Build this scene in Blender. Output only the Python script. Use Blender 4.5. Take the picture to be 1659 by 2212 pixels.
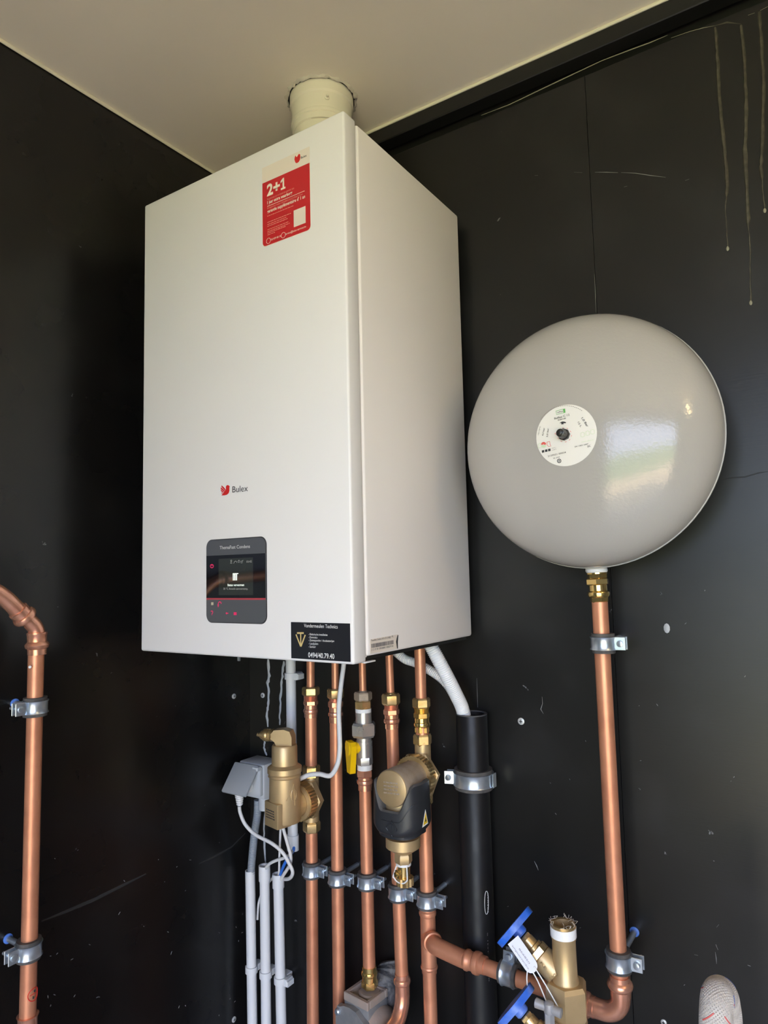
import bpy, bmesh, math, random
from mathutils import Vector, Matrix, Euler

random.seed(7)
scene = bpy.context.scene
for o in list(bpy.data.objects):
    bpy.data.objects.remove(o, do_unlink=True)
COL = scene.collection

# ------------------------------------------------------------------ camera
W_PX, H_PX, F_PX = 1659.0, 2212.0, 1489.6
CAM = Vector((1.04781, -1.06842, 1.49874))
CROT = Euler((1.65968, 0.02285, 0.58310), 'XYZ')
cam_data = bpy.data.cameras.new('camera')
cam = bpy.data.objects.new('camera', cam_data)
COL.objects.link(cam)
cam.location = CAM
cam.rotation_euler = CROT
cam_data.sensor_fit = 'VERTICAL'
cam_data.sensor_height = 36.0
cam_data.lens = F_PX / H_PX * 36.0
cam_data.clip_start = 0.02
scene.camera = cam

# ------------------------------------------------------------------ world, lights, exposure
world = bpy.data.worlds.new('sky')
scene.world = world
world.use_nodes = True
wn = world.node_tree
bg = wn.nodes['Background']
bg.inputs['Color'].default_value = (0.63, 0.72, 1.0, 1)
bg.inputs['Strength'].default_value = 13.0


def light(name, kind, loc, energy, color, **kw):
    d = bpy.data.lights.new(name, kind)
    d.energy = energy
    d.color = color
    for k, v in kw.items():
        setattr(d, k, v)
    o = bpy.data.objects.new(name, d)
    COL.objects.link(o)
    o.location = loc
    return o


# the room's warm lamp under the ceiling, right of the frame
light('ceiling_lamp_light', 'POINT', (2.05, -0.84, 2.12), 9, (1.0, 0.70, 0.34), shadow_soft_size=0.06)
# the sun stands behind the boiler wall: it lights the warm paving outside, never the room directly
sun = light('sun', 'SUN', (0, 3, 6), 52, (1.0, 0.85, 0.66), angle=0.01)
sun.rotation_euler = Vector((-0.25, -0.75, -1.0)).to_track_quat('-Z', 'Y').to_euler()
# portal that guides the sky's light through the open doorway
por = light('doorway_portal', 'AREA', (1.80, -2.22, 1.06), 1.0, (1, 1, 1), shape='RECTANGLE', size=2.1, size_y=2.12)
por.rotation_euler = (math.radians(90), 0, 0)
por.data.cycles.is_portal = True
scene.view_settings.view_transform = 'Standard'
scene.view_settings.look = 'None'
scene.view_settings.gamma = 1.0
scene.view_settings.use_curve_mapping = False
scene.view_settings.exposure = -0.40

# ------------------------------------------------------------------ pixel -> place
RM = CROT.to_matrix()


def ray(u, v):
    return RM @ Vector(((u - W_PX / 2) / F_PX, -(v - H_PX / 2) / F_PX, -1.0))


def aty(u, v, y):
    d = ray(u, v)
    return CAM + d * ((y - CAM.y) / d.y)


def atx(u, v, x):
    d = ray(u, v)
    return CAM + d * ((x - CAM.x) / d.x)


def atz(u, v, z):
    d = ray(u, v)
    return CAM + d * ((z - CAM.z) / d.z)


def mpp(P):
    return -((RM.transposed() @ (Vector(P) - CAM)).z) / F_PX


# ------------------------------------------------------------------ materials
MATS = {}


def mat(name, color, rough=0.5, metal=0.0, spec=0.5, var=None, bump=None, coat=0.0, rvar=None, emit=None):
    m = bpy.data.materials.new(name)
    m.use_nodes = True
    nt = m.node_tree
    b = nt.nodes['Principled BSDF']
    b.inputs['Base Color'].default_value = (*color, 1)
    b.inputs['Roughness'].default_value = rough
    b.inputs['Metallic'].default_value = metal
    b.inputs['Specular IOR Level'].default_value = spec
    b.inputs['Coat Weight'].default_value = coat
    if emit:
        b.inputs['Emission Color'].default_value = (*emit[0], 1)
        b.inputs['Emission Strength'].default_value = emit[1]
    tc = nt.nodes.new('ShaderNodeTexCoord')

    def noise(scale, detail=4.0, stretch=None):
        n = nt.nodes.new('ShaderNodeTexNoise')
        n.inputs['Scale'].default_value = scale
        n.inputs['Detail'].default_value = detail
        if stretch:
            mp = nt.nodes.new('ShaderNodeMapping')
            mp.inputs['Scale'].default_value = stretch
            nt.links.new(tc.outputs['Object'], mp.inputs['Vector'])
            nt.links.new(mp.outputs['Vector'], n.inputs['Vector'])
        else:
            nt.links.new(tc.outputs['Object'], n.inputs['Vector'])
        return n
    if var:
        scale, col2 = var[0], var[1]
        lo, hi = (var[2], var[3]) if len(var) > 3 else (0.4, 0.65)
        n = noise(scale, 5.0, var[4] if len(var) > 4 else None)
        r = nt.nodes.new('ShaderNodeValToRGB')
        r.color_ramp.elements[0].position = lo
        r.color_ramp.elements[1].position = hi
        r.color_ramp.elements[0].color = (*color, 1)
        r.color_ramp.elements[1].color = (*col2, 1)
        nt.links.new(n.outputs['Fac'], r.inputs['Fac'])
        nt.links.new(r.outputs['Color'], b.inputs['Base Color'])
    if rvar:
        n = noise(rvar[0], 4.0)
        mr = nt.nodes.new('ShaderNodeMapRange')
        mr.inputs['From Min'].default_value = 0.3
        mr.inputs['From Max'].default_value = 0.7
        mr.inputs['To Min'].default_value = rough - rvar[1]
        mr.inputs['To Max'].default_value = rough + rvar[1]
        nt.links.new(n.outputs['Fac'], mr.inputs['Value'])
        nt.links.new(mr.outputs['Result'], b.inputs['Roughness'])
    if bump:
        n = noise(bump[0], 2.0)
        bp = nt.nodes.new('ShaderNodeBump')
        bp.inputs['Strength'].default_value = bump[1]
        bp.inputs['Distance'].default_value = bump[2] if len(bump) > 2 else 0.001
        nt.links.new(n.outputs['Fac'], bp.inputs['Height'])
        nt.links.new(bp.outputs['Normal'], b.inputs['Normal'])
    MATS[name] = m
    return m


def wall_mat(name, base, rough, dust, speck_hi=0.0035):
    """black film-faced board: faint dusty clouds, small dust specks and fine scratches"""
    m = mat(name, base, rough, 0.0, 0.5)
    nt = m.node_tree
    b = nt.nodes['Principled BSDF']
    tc = [n for n in nt.nodes if n.type == 'TEX_COORD'][0]
    N = nt.nodes.new
    L = nt.links.new
    cl = N('ShaderNodeTexNoise'); cl.inputs['Scale'].default_value = 6.0; cl.inputs['Detail'].default_value = 6.0
    L(tc.outputs['Object'], cl.inputs['Vector'])
    cr = N('ShaderNodeMapRange')
    cr.inputs['From Min'].default_value = 0.5; cr.inputs['From Max'].default_value = 0.8
    cr.inputs['To Min'].default_value = 0.0; cr.inputs['To Max'].default_value = dust
    L(cl.outputs['Fac'], cr.inputs['Value'])
    vo = N('ShaderNodeTexVoronoi'); vo.inputs['Scale'].default_value = 42.0; vo.inputs['Randomness'].default_value = 1.0
    nz = N('ShaderNodeTexNoise'); nz.inputs['Scale'].default_value = 90.0
    L(tc.outputs['Object'], nz.inputs['Vector'])
    add = N('ShaderNodeMixRGB'); add.blend_type = 'ADD'; add.inputs['Fac'].default_value = 0.02
    L(tc.outputs['Object'], add.inputs[1]); L(nz.outputs['Color'], add.inputs[2])
    L(add.outputs['Color'], vo.inputs['Vector'])
    sp = N('ShaderNodeMapRange')
    sp.inputs['From Min'].default_value = 0.03; sp.inputs['From Max'].default_value = 0.075
    sp.inputs['To Min'].default_value = 1.0; sp.inputs['To Max'].default_value = 0.0
    L(vo.outputs['Distance'], sp.inputs['Value'])
    # only some cells keep their speck, more of them low down
    wn_ = N('ShaderNodeTexWhiteNoise')
    L(vo.outputs['Position'], wn_.inputs['Vector'])
    sep = N('ShaderNodeSeparateXYZ'); L(tc.outputs['Object'], sep.inputs['Vector'])
    th = N('ShaderNodeMapRange')
    th.inputs['From Min'].default_value = 1.7; th.inputs['From Max'].default_value = 0.8
    th.inputs['To Min'].default_value = 0.985; th.inputs['To Max'].default_value = 0.80
    L(sep.outputs['Z'], th.inputs['Value'])
    gt = N('ShaderNodeMath'); gt.operation = 'GREATER_THAN'
    L(wn_.outputs['Value'], gt.inputs[0]); L(th.outputs['Result'], gt.inputs[1])
    mu = N('ShaderNodeMath'); mu.operation = 'MULTIPLY'
    L(sp.outputs['Result'], mu.inputs[0]); L(gt.outputs['Value'], mu.inputs[1])
    mu2 = N('ShaderNodeMath'); mu2.operation = 'MULTIPLY'; mu2.inputs[1].default_value = 0.5
    L(mu.outputs['Value'], mu2.inputs[0])
    mx1 = N('ShaderNodeMixRGB'); mx1.inputs[1].default_value = (*base, 1); mx1.inputs[2].default_value = (0.10, 0.10, 0.105, 1)
    L(cr.outputs['Result'], mx1.inputs['Fac'])
    mx2 = N('ShaderNodeMixRGB'); mx2.inputs[2].default_value = (0.32, 0.32, 0.33, 1)
    L(mx1.outputs['Color'], mx2.inputs[1]); L(mu2.outputs['Value'], mx2.inputs['Fac'])
    L(mx2.outputs['Color'], b.inputs['Base Color'])
    rr = N('ShaderNodeMapRange')
    rr.inputs['To Min'].default_value = rough - 0.02; rr.inputs['To Max'].default_value = rough + 0.05
    rr.inputs['From Min'].default_value = 0.3; rr.inputs['From Max'].default_value = 0.75
    L(cl.outputs['Fac'], rr.inputs['Value']); L(rr.outputs['Result'], b.inputs['Roughness'])
    gr = N('ShaderNodeTexNoise'); gr.inputs['Scale'].default_value = 1.0; gr.inputs['Detail'].default_value = 3.0
    mp = N('ShaderNodeMapping'); mp.inputs['Scale'].default_value = (25, 25, 420)
    L(tc.outputs['Object'], mp.inputs['Vector']); L(mp.outputs['Vector'], gr.inputs['Vector'])
    bp = N('ShaderNodeBump'); bp.inputs['Strength'].default_value = 0.12; bp.inputs['Distance'].default_value = 0.0006
    L(gr.outputs['Fac'], bp.inputs['Height']); L(bp.outputs['Normal'], b.inputs['Normal'])
    return m


wall_mat('wall_black', (0.0052, 0.0050, 0.0050), 0.36, 0.10)
wall_mat('wall_black_left', (0.0045, 0.0042, 0.0042), 0.27, 0.07)
mat('strip_black', (0.006, 0.006, 0.006), 0.45)
mat('ceiling_paint', (0.81, 0.75, 0.65), 0.75, var=(3.0, (0.78, 0.72, 0.62)), bump=(160, 0.10, 0.001))
mat('caulk', (0.72, 0.68, 0.55), 0.6)
mat('floor_concrete', (0.30, 0.29, 0.28), 0.7, var=(5, (0.25, 0.24, 0.23)))
mat('paving_warm', (0.58, 0.455, 0.275), 0.85, var=(2.5, (0.52, 0.405, 0.24)))
mat('grass', (0.10, 0.20, 0.05), 0.9, var=(3.0, (0.16, 0.26, 0.08)))
mat('boiler_white', (0.79, 0.78, 0.785), 0.42, bump=(900, 0.10, 0.0004))
mat('boiler_side', (0.825, 0.79, 0.775), 0.42, bump=(900, 0.10, 0.0004))
mat('flue_white', (0.74, 0.71, 0.60), 0.55, bump=(60, 0.25, 0.002))
mat('plaster', (0.58, 0.55, 0.47), 0.8, bump=(120, 0.5, 0.003))
mat('panel_grey', (0.085, 0.09, 0.10), 0.22)
mat('panel_black', (0.006, 0.006, 0.008), 0.06)
mat('screen', (0.012, 0.013, 0.012), 0.05, emit=((0.35, 0.4, 0.33), 0.05))
mat('screen_white', (0.8, 0.85, 0.78), 0.5, emit=((0.8, 0.9, 0.8), 0.7))
mat('screen_dim', (0.3, 0.3, 0.28), 0.5, emit=((0.6, 0.6, 0.55), 0.22))
mat('icon_pink', (0.65, 0.03, 0.12), 0.4, emit=((0.9, 0.03, 0.15), 0.35))
mat('icon_cream', (0.5, 0.48, 0.34), 0.5)
mat('stripe_red', (0.42, 0.05, 0.07), 0.3)
mat('print_grey', (0.66, 0.67, 0.68), 0.4)
mat('print_dark', (0.035, 0.035, 0.04), 0.5)
mat('logo_red', (0.62, 0.02, 0.02), 0.45)
mat('sticker_red', (0.58, 0.022, 0.028), 0.4)
mat('sticker_white', (0.80, 0.72, 0.64), 0.45)
mat('print_cream', (0.88, 0.78, 0.66), 0.5)
mat('print_pink', (0.80, 0.30, 0.24), 0.5)
mat('sticker_black', (0.012, 0.013, 0.018), 0.35)
mat('print_white', (0.82, 0.82, 0.82), 0.5)
mat('print_gold', (0.62, 0.47, 0.20), 0.4)
mat('label_white', (0.80, 0.78, 0.74), 0.4)
mat('print_green', (0.12, 0.42, 0.10), 0.5)
mat('print_palegreen', (0.60, 0.74, 0.50), 0.5)
mat('print_redline', (0.75, 0.12, 0.10), 0.5)
mat('barcode_grey', (0.22, 0.20, 0.20), 0.5)
mat('tank_grey', (0.40, 0.385, 0.365), 0.14, bump=(260, 0.16, 0.0010))
mat('tank_rim', (0.38, 0.38, 0.375), 0.35)
mat('valve_black', (0.02, 0.018, 0.017), 0.35)
mat('copper', (0.69, 0.305, 0.175), 0.42, 0.52, var=(26, (0.59, 0.245, 0.14), 0.42, 0.66), rvar=(40, 0.06), bump=(700, 0.04, 0.0003))
mat('copper_bright', (0.82, 0.41, 0.275), 0.27, 0.72, var=(30, (0.62, 0.27, 0.17), 0.42, 0.7))
mat('brass', (0.68, 0.49, 0.24), 0.30, 0.8, var=(40, (0.50, 0.35, 0.15)), rvar=(60, 0.06))
mat('brass_bright', (0.74, 0.53, 0.20), 0.18, 0.9)
mat('brass_cast', (0.60, 0.44, 0.235), 0.42, 0.58, var=(20, (0.52, 0.375, 0.195)), bump=(1100, 0.18, 0.0005))
mat('brass_dusty', (0.36, 0.28, 0.20), 0.6, 0.35, bump=(700, 0.5, 0.0008), var=(60, (0.42, 0.34, 0.26)))
mat('chrome', (0.60, 0.585, 0.555), 0.33, 0.75, rvar=(40, 0.08))
mat('zinc', (0.60, 0.67, 0.74), 0.28, 0.80, var=(50, (0.47, 0.54, 0.62)))
mat('rubber', (0.05, 0.048, 0.047), 0.75, var=(60, (0.10, 0.092, 0.085)))
mat('plug_blue', (0.08, 0.20, 0.62), 0.45)
mat('wheel_blue', (0.02, 0.13, 0.62), 0.42, var=(28, (0.20, 0.30, 0.62), 0.42, 0.66))
mat('lever_yellow', (0.80, 0.49, 0.0), 0.38)
mat('pvc_grey', (0.70, 0.71, 0.715), 0.5, bump=(900, 0.06, 0.0003))
mat('socket_grey', (0.47, 0.50, 0.53), 0.5)
mat('socket_lid', (0.34, 0.36, 0.38), 0.38)
mat('flex_grey', (0.25, 0.28, 0.31), 0.5)
mat('flex_red', (0.45, 0.12, 0.12), 0.5)
mat('cable_white', (0.72, 0.71, 0.69), 0.45)
mat('cable_blue', (0.03, 0.16, 0.62), 0.4)
mat('hose_white', (0.74, 0.75, 0.76), 0.42)
mat('tape_white', (0.78, 0.78, 0.77), 0.6, bump=(300, 0.4, 0.0008))
mat('drain_black', (0.009, 0.009, 0.010), 0.46, 0.0, 0.28, rvar=(30, 0.08), var=(9, (0.02, 0.02, 0.021), 0.55, 0.8))
mat('drain_edge', (0.07, 0.07, 0.072), 0.7)
mat('jacket_black', (0.022, 0.024, 0.028), 0.42, bump=(900, 0.15, 0.0003))
mat('jacket_dust', (0.085, 0.083, 0.082), 0.7, bump=(700, 0.4, 0.0006))
mat('regulator_grey', (0.20, 0.205, 0.21), 0.5, 0.2, bump=(300, 0.3, 0.0008), var=(50, (0.25, 0.245, 0.24)))
mat('regulator_dust', (0.30, 0.255, 0.22), 0.7, bump=(300, 0.4, 0.0008), var=(40, (0.36, 0.27, 0.22)))
mat('tape_grey', (0.06, 0.061, 0.064), 0.6, bump=(90, 0.8, 0.006), var=(40, (0.17, 0.16, 0.155), 0.42, 0.6))
mat('silicone', (0.42, 0.44, 0.46), 0.45, bump=(200, 0.4, 0.001))
mat('drip_resin', (0.040, 0.036, 0.027), 0.35, var=(120, (0.075, 0.068, 0.05)))
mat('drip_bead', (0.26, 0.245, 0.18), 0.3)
mat('scratch', (0.20, 0.20, 0.20), 0.6)
mat('scuff_dust', (0.016, 0.016, 0.016), 0.8)
mat('flake', (0.22, 0.22, 0.225), 0.7)
mat('screw_pale', (0.62, 0.63, 0.62), 0.45, 0.4)
mat('tap_grey', (0.42, 0.42, 0.43), 0.38, 0.45)
mat('braid', (0.50, 0.46, 0.42), 0.6, bump=(420, 0.6, 0.0012))
mat('braid_red', (0.55, 0.10, 0.09), 0.6)
mat('braid_blue', (0.06, 0.13, 0.42), 0.6)
mat('braid_dark', (0.10, 0.09, 0.085), 0.7)
mat('tag_paper', (0.66, 0.68, 0.78), 0.6)
mat('yellow_warning', (0.80, 0.52, 0.02), 0.4)
mat('red_marker', (0.70, 0.03, 0.02), 0.5)


# ------------------------------------------------------------------ mesh helpers
def link(o, parent=None):
    COL.objects.link(o)
    if parent is not None:
        o.parent = parent
        o.matrix_parent_inverse = parent.matrix_world.inverted() if parent.type != 'EMPTY' else Matrix.Translation(-parent.location)
    return o


def thing(name, label, cat, loc, group=None):
    o = bpy.data.objects.new(name, None)
    o.empty_display_size = 0.02
    o.location = loc
    o['label'] = label
    o['category'] = cat
    if group:
        o['group'] = group
    COL.objects.link(o)
    return o


def tag(o, label, cat, group=None):
    o['label'] = label
    o['category'] = cat
    if group:
        o['group'] = group
    return o


def basis(axis, ref=None):
    a = Vector(axis).normalized()
    r = Vector(ref) if ref is not None else (Vector((0, 0, 1)) if abs(a.z) < 0.9 else Vector((1, 0, 0)))
    x = (r - a * r.dot(a)).normalized()
    y = a.cross(x)
    return x, y, a


class MB:
    def __init__(self):
        self.v = []
        self.f = []

    def add(self, vs, fs):
        n = len(self.v)
        self.v += [tuple(p) for p in vs]
        self.f += [tuple(i + n for i in f) for f in fs]
        return self

    def lathe(self, prof, o, axis, n=28, ref=None, cap=True, scale=(1, 1)):
        """prof: [(height along axis, radius)]"""
        x, y, a = basis(axis, ref)
        o = Vector(o)
        vs, fs = [], []
        for h, r in prof:
            for i in range(n):
                t = 2 * math.pi * i / n
                vs.append(o + a * h + x * (r * scale[0] * math.cos(t)) + y * (r * scale[1] * math.sin(t)))
        for k in range(len(prof) - 1):
            for i in range(n):
                j = (i + 1) % n
                fs.append((k * n + i, k * n + j, (k + 1) * n + j, (k + 1) * n + i))
        if cap:
            fs.append(tuple(reversed(range(n))))
            fs.append(tuple((len(prof) - 1) * n + i for i in range(n)))
        return self.add(vs, fs)

    def cyl(self, a, b, r, n=20, r2=None, ref=None):
        a, b = Vector(a), Vector(b)
        L = (b - a).length
        return self.lathe([(0, r), (L, r if r2 is None else r2)], a, b - a, n, ref)

    def hexn(self, a, b, r, n=6, ch=0.18, ref=None, twist=0.0):
        """hexagonal nut between a and b with chamfered ends"""
        a, b = Vector(a), Vector(b)
        L = (b - a).length
        x, y, ax = basis(b - a, ref)
        rf = x * math.cos(twist) + y * math.sin(twist)
        c = min(L * 0.16, r * ch)
        return self.lathe([(0, r * 0.88), (c, r), (L - c, r), (L, r * 0.88)], a, b - a, n, rf)

    def knurl(self, a, b, r, depth=0.0012, teeth=40):
        a, b = Vector(a), Vector(b)
        x, y, ax = basis(b - a)
        vs, fs = [], []
        n = teeth * 2
        for P in (a, b):
            for i in range(n):
                t = 2 * math.pi * i / n
                rr = r if i % 2 else r - depth
                vs.append(P + x * rr * math.cos(t) + y * rr * math.sin(t))
        for i in range(n):
            j = (i + 1) % n
            fs.append((i, j, n + j, n + i))
        fs.append(tuple(reversed(range(n))))
        fs.append(tuple(n + i for i in range(n)))
        return self.add(vs, fs)

    def ring(self, a, b, ri, ro, n=32):
        """hollow cylinder"""
        a, b = Vector(a), Vector(b)
        L = (b - a).length
        return self.lathe([(0, ri), (0, ro), (L, ro), (L, ri), (0, ri)], a, b - a, n, cap=False)

    def tube(self, pts, r, n=14, smooth=8, closed_ends=True, rfun=None):
        P = [Vector(p) for p in pts]
        if smooth and len(P) > 2:
            Q = []
            for i in range(len(P) - 1):
                p0 = P[max(i - 1, 0)]; p1 = P[i]; p2 = P[i + 1]; p3 = P[min(i + 2, len(P) - 1)]
                for s in range(smooth):
                    t = s / smooth
                    Q.append(0.5 * ((2 * p1) + (p2 - p0) * t + (2 * p0 - 5 * p1 + 4 * p2 - p3) * t * t + (3 * p1 - p0 - 3 * p2 + p3) * t ** 3))
            Q.append(P[-1])
            P = Q
        vs, fs = [], []
        prev = None
        m = len(P)
        for k in range(m):
            d = (P[min(k + 1, m - 1)] - P[max(k - 1, 0)]).normalized()
            if prev is None:
                x, y, _ = basis(d)
            else:
                x = (prev - d * prev.dot(d)).normalized()
                y = d.cross(x)
            prev = x
            rr = rfun(k, m) if rfun else r
            for i in range(n):
                t = 2 * math.pi * i / n
                vs.append(P[k] + x * rr * math.cos(t) + y * rr * math.sin(t))
        for k in range(m - 1):
            for i in range(n):
                j = (i + 1) % n
                fs.append((k * n + i, k * n + j, (k + 1) * n + j, (k + 1) * n + i))
        if closed_ends:
            fs.append(tuple(reversed(range(n))))
            fs.append(tuple((m - 1) * n + i for i in range(n)))
        self.last_path = P
        return self.add(vs, fs)

    def box(self, c, s, rot=None, bev=0.0, seg=2):
        bm = bmesh.new()
        bmesh.ops.create_cube(bm, size=1.0)
        for v in bm.verts:
            v.co = Vector((v.co.x * s[0], v.co.y * s[1], v.co.z * s[2]))
        if bev:
            bmesh.ops.bevel(bm, geom=list(bm.edges), offset=bev, segments=seg, affect='EDGES', profile=0.5)
        R = rot if rot is not None else Matrix.Identity(3)
        c = Vector(c)
        bm.verts.index_update()
        vs = [R @ v.co + c for v in bm.verts]
        fs = [tuple(v.index for v in f.verts) for f in bm.faces]
        bm.free()
        return self.add(vs, fs)

    def prism(self, poly, n, th):
        """extrude a planar polygon (list of 3D points) by th along n"""
        n = Vector(n) * th
        A = [Vector(p) for p in poly]
        k = len(A)
        vs = A + [p + n for p in A]
        fs = [tuple(range(k)), tuple(reversed(range(k, 2 * k)))]
        for i in range(k):
            j = (i + 1) % k
            fs.append((i, k + i, k + j, j))
        return self.add(vs, fs)

    def strip(self, pts, widths, n, th):
        """flat ribbon lying on a surface with normal n"""
        n = Vector(n)
        P = [Vector(p) for p in pts]
        vs, fs = [], []
        m = len(P)
        for k in range(m):
            d = (P[min(k + 1, m - 1)] - P[max(k - 1, 0)]).normalized()
            s = n.cross(d).normalized() * widths[k] * 0.5
            vs += [P[k] - s, P[k] - s * 0.5 + n * th, P[k] + s * 0.5 + n * th, P[k] + s]
        for k in range(m - 1):
            for i in range(3):
                fs.append((k * 4 + i, k * 4 + i + 1, k * 4 + 5 + i, k * 4 + 4 + i))
        return self.add(vs, fs)

    def build(self, name, material, parent=None, smooth=35):
        me = bpy.data.meshes.new(name)
        me.from_pydata(self.v, [], self.f)
        bm = bmesh.new()
        bm.from_mesh(me)
        bmesh.ops.recalc_face_normals(bm, faces=bm.faces)
        bm.to_mesh(me)
        bm.free()
        me.materials.append(MATS[material])
        if smooth:
            me.polygons.foreach_set('use_smooth', [True] * len(me.polygons))
            me.set_sharp_from_angle(angle=math.radians(smooth))
        me.update()
        o = bpy.data.objects.new(name, me)
        return link(o, parent)


def struct(o, label=None):
    o['kind'] = 'structure'
    if label:
        o['label'] = label
    return o


# text -----------------------------------------------------------------
def _font_mesh(s, bold=0.0):
    cu = bpy.data.curves.new('t', 'FONT')
    cu.body = s
    cu.size = 1.0
    cu.offset = bold
    cu.resolution_u = 3
    ob = bpy.data.objects.new('t', cu)
    COL.objects.link(ob)
    dg = bpy.context.evaluated_depsgraph_get()
    dg.update()
    me = bpy.data.meshes.new_from_object(ob.evaluated_get(dg))
    bpy.data.objects.remove(ob)
    bpy.data.curves.remove(cu)
    return me


CAP_H = 0.69


def text(s, A, B, n, h, material, parent, name='lettering', bold=0.0, off=0.0004, fn=None, hs=0.70):
    """lay the string from A to B (baseline) on a surface with outward normal n, cap height h"""
    A, B, n = Vector(A), Vector(B), Vector(n).normalized()
    me = _font_mesh(s, bold)
    xs = [v.co.x for v in me.vertices]
    if not xs:
        return None
    x0, x1 = min(xs), max(xs)
    xd = (B - A)
    L = xd.length
    xd.normalize()
    up = n.cross(xd)
    sx = L / (x1 - x0)
    sy = h * hs / CAP_H
    for v in me.vertices:
        p = A + xd * ((v.co.x - x0) * sx) + up * (v.co.y * sy) + n * off
        if fn:
            p = fn(p)
        v.co = p
    me.materials.clear()
    me.materials.append(MATS[material])
    me.name = name
    o = bpy.data.objects.new(name, me)
    return link(o, parent)


def flat(poly, n, material, parent, name, th=0.0003, off=0.0):
    n = Vector(n).normalized()
    mb = MB().prism([Vector(p) + n * off for p in poly], n, th)
    return mb.build(name, material, parent, smooth=0)


def round_rect(cx, cz, w, h, r, seg=6):
    pts = []
    for (sx, sz, a0) in ((1, 1, 0), (-1, 1, 90), (-1, -1, 180), (1, -1, 270)):
        for k in range(seg + 1):
            a = math.radians(a0 + 90 * k / seg)
            pts.append((cx + sx * (w / 2 - r) + r * math.cos(a), cz + sz * (h / 2 - r) + r * math.sin(a)))
    return pts


NY = Vector((0, -1, 0))
NX = Vector((1, 0, 0))
UP = Vector((0, 0, 1))

# ================================================================== the setting
ZC = 2.350
XR, YB = 3.55, -2.25
JX = 0.7555     # joint between the two boards of the boiler wall

wb = struct(MB().box((XR / 2, 0.05, ZC / 2), (XR + 0.2, 0.06, ZC)).build('wall_back', 'strip_black', None, 0), 'black boarded wall that carries the boiler and pipes')
ZS = 2.296      # boards of the boiler wall end here under the ceiling strip
for xa, xb in ((0.0, JX - 0.0003), (JX + 0.0003, XR)):
    MB().box(((xa + xb) / 2, 0.01, ZS / 2), (xb - xa, 0.02, ZS), bev=0.0004, seg=1).build('board', 'wall_black', wb, 20)
wl = struct(MB().box((-0.03, YB / 2, ZC / 2), (0.06, -YB + 0.1, ZC)).build('wall_left', 'wall_black_left', None, 0), 'black glossy board wall left of the boiler')
ce = struct(MB().box((XR / 2, YB / 2, ZC + 0.04), (XR + 0.3, -YB + 0.3, 0.08)).build('ceiling', 'ceiling_paint', None, 0), 'cream painted ceiling')
fl = struct(MB().box((XR / 2, YB / 2, -0.04), (XR + 0.3, -YB + 0.3, 0.08)).build('floor', 'floor_concrete', None, 0), 'grey concrete floor')
wr = struct(MB().box((XR + 0.04, YB / 2, ZC / 2), (0.08, -YB, ZC)).build('wall_right', 'wall_black', None, 0), 'black boarded wall right of the frame')
# rear wall behind the photographer with the wide open doorway the daylight comes through
rw = MB()
DX0, DX1 = 0.75, 2.85
rw.box((DX0 / 2, YB - 0.04, ZC / 2), (DX0, 0.08, ZC))
rw.box(((DX1 + XR) / 2, YB - 0.04, ZC / 2), (XR - DX1, 0.08, ZC))
rw.box(((DX0 + DX1) / 2, YB - 0.04, (2.12 + ZC) / 2), (DX1 - DX0, 0.08, ZC - 2.12))
struct(rw.build('wall_rear', 'wall_black', None, 0), 'rear wall with a wide open doorway')
pv = MB().box((2, -4.55, -0.11), (24, 4.5, 0.1)).build('paving', 'paving_warm', None, 0)
struct(pv, 'beige paving outside the open doorway')
g = MB().box((2, -36.8, -0.12), (90, 60, 0.1)).build('lawn', 'grass', None, 0)
g['kind'] = 'stuff'
g['label'] = 'green lawn outside the open doorway'
g['category'] = 'lawn'

# strip between boards and ceiling on the boiler wall, thin caulk lines at the ceiling
t = struct(MB().box((XR / 2, -0.004, 2.334), (XR, 0.03, 0.030), bev=0.0015, seg=1).build('trim_1', 'strip_black', None, 30), 'black strip under the ceiling on the boiler wall')
struct(MB().box((XR / 2, -0.0205, ZC - 0.0025), (XR, 0.005, 0.005), bev=0.0015, seg=1).build('trim_2', 'caulk', None, 30), 'thin pale caulk line between ceiling and boiler wall strip')
struct(MB().box((0.0028, YB / 2 - 0.01, ZC - 0.003), (0.0056, -YB - 0.02, 0.006), bev=0.002, seg=1).build('trim_3', 'caulk', None, 30), 'thin pale caulk line between ceiling and left wall')

# light caught by the board's edge under the strip, painted as uneven pale strips
def wall_pts(pxs, y=0.0):
    return [aty(u, v, y) for u, v in pxs]


def wall_line(name, pxs, w, material, th=0.0004, taper=True, jag=0.0):
    P = wall_pts(pxs)
    if jag:
        P = [p + Vector((random.uniform(-jag, jag), 0, random.uniform(-jag, jag))) for p in P]
    ws = [w * (random.uniform(0.7, 1.3)) for _ in P]
    if taper:
        ws[0] *= 0.3
        ws[-1] *= 0.3
    return MB().strip(P, ws, NY, th).build(name, material, wb, 0)


wall_line('lit_edge', [(1040, 249), (1100, 226), (1200, 178), (1300, 131), (1360, 108), (1404, 92), (1442, 76)], 0.0018, 'drip_bead')
wall_line('lit_edge', [(1450, 82), (1490, 68), (1520, 60), (1543, 56)], 0.0010, 'drip_bead')
wall_line('lit_edge', [(1616, 33), (1630, 28)], 0.0014, 'drip_bead')
wall_line('lit_edge', [(1642, 23), (1659, 14)], 0.0016, 'drip_bead')

# resin drips under the strip, upper right
def drip(pxs, widths, material, bead=True):
    P = wall_pts(pxs)
    d = MB().strip(P, widths, NY, 0.0014).build('resin_drip', material, wb, 40)
    if bead:
        b = MB()
        e = P[-1]
        b.lathe([(-0.003, 0.0008), (-0.0015, 0.0019), (0.001, 0.0021), (0.0035, 0.0009)], e + NY * 0.001, UP, 12, scale=(1, 0.6))
        b.build('drip_bead', 'drip_bead', d)


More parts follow.
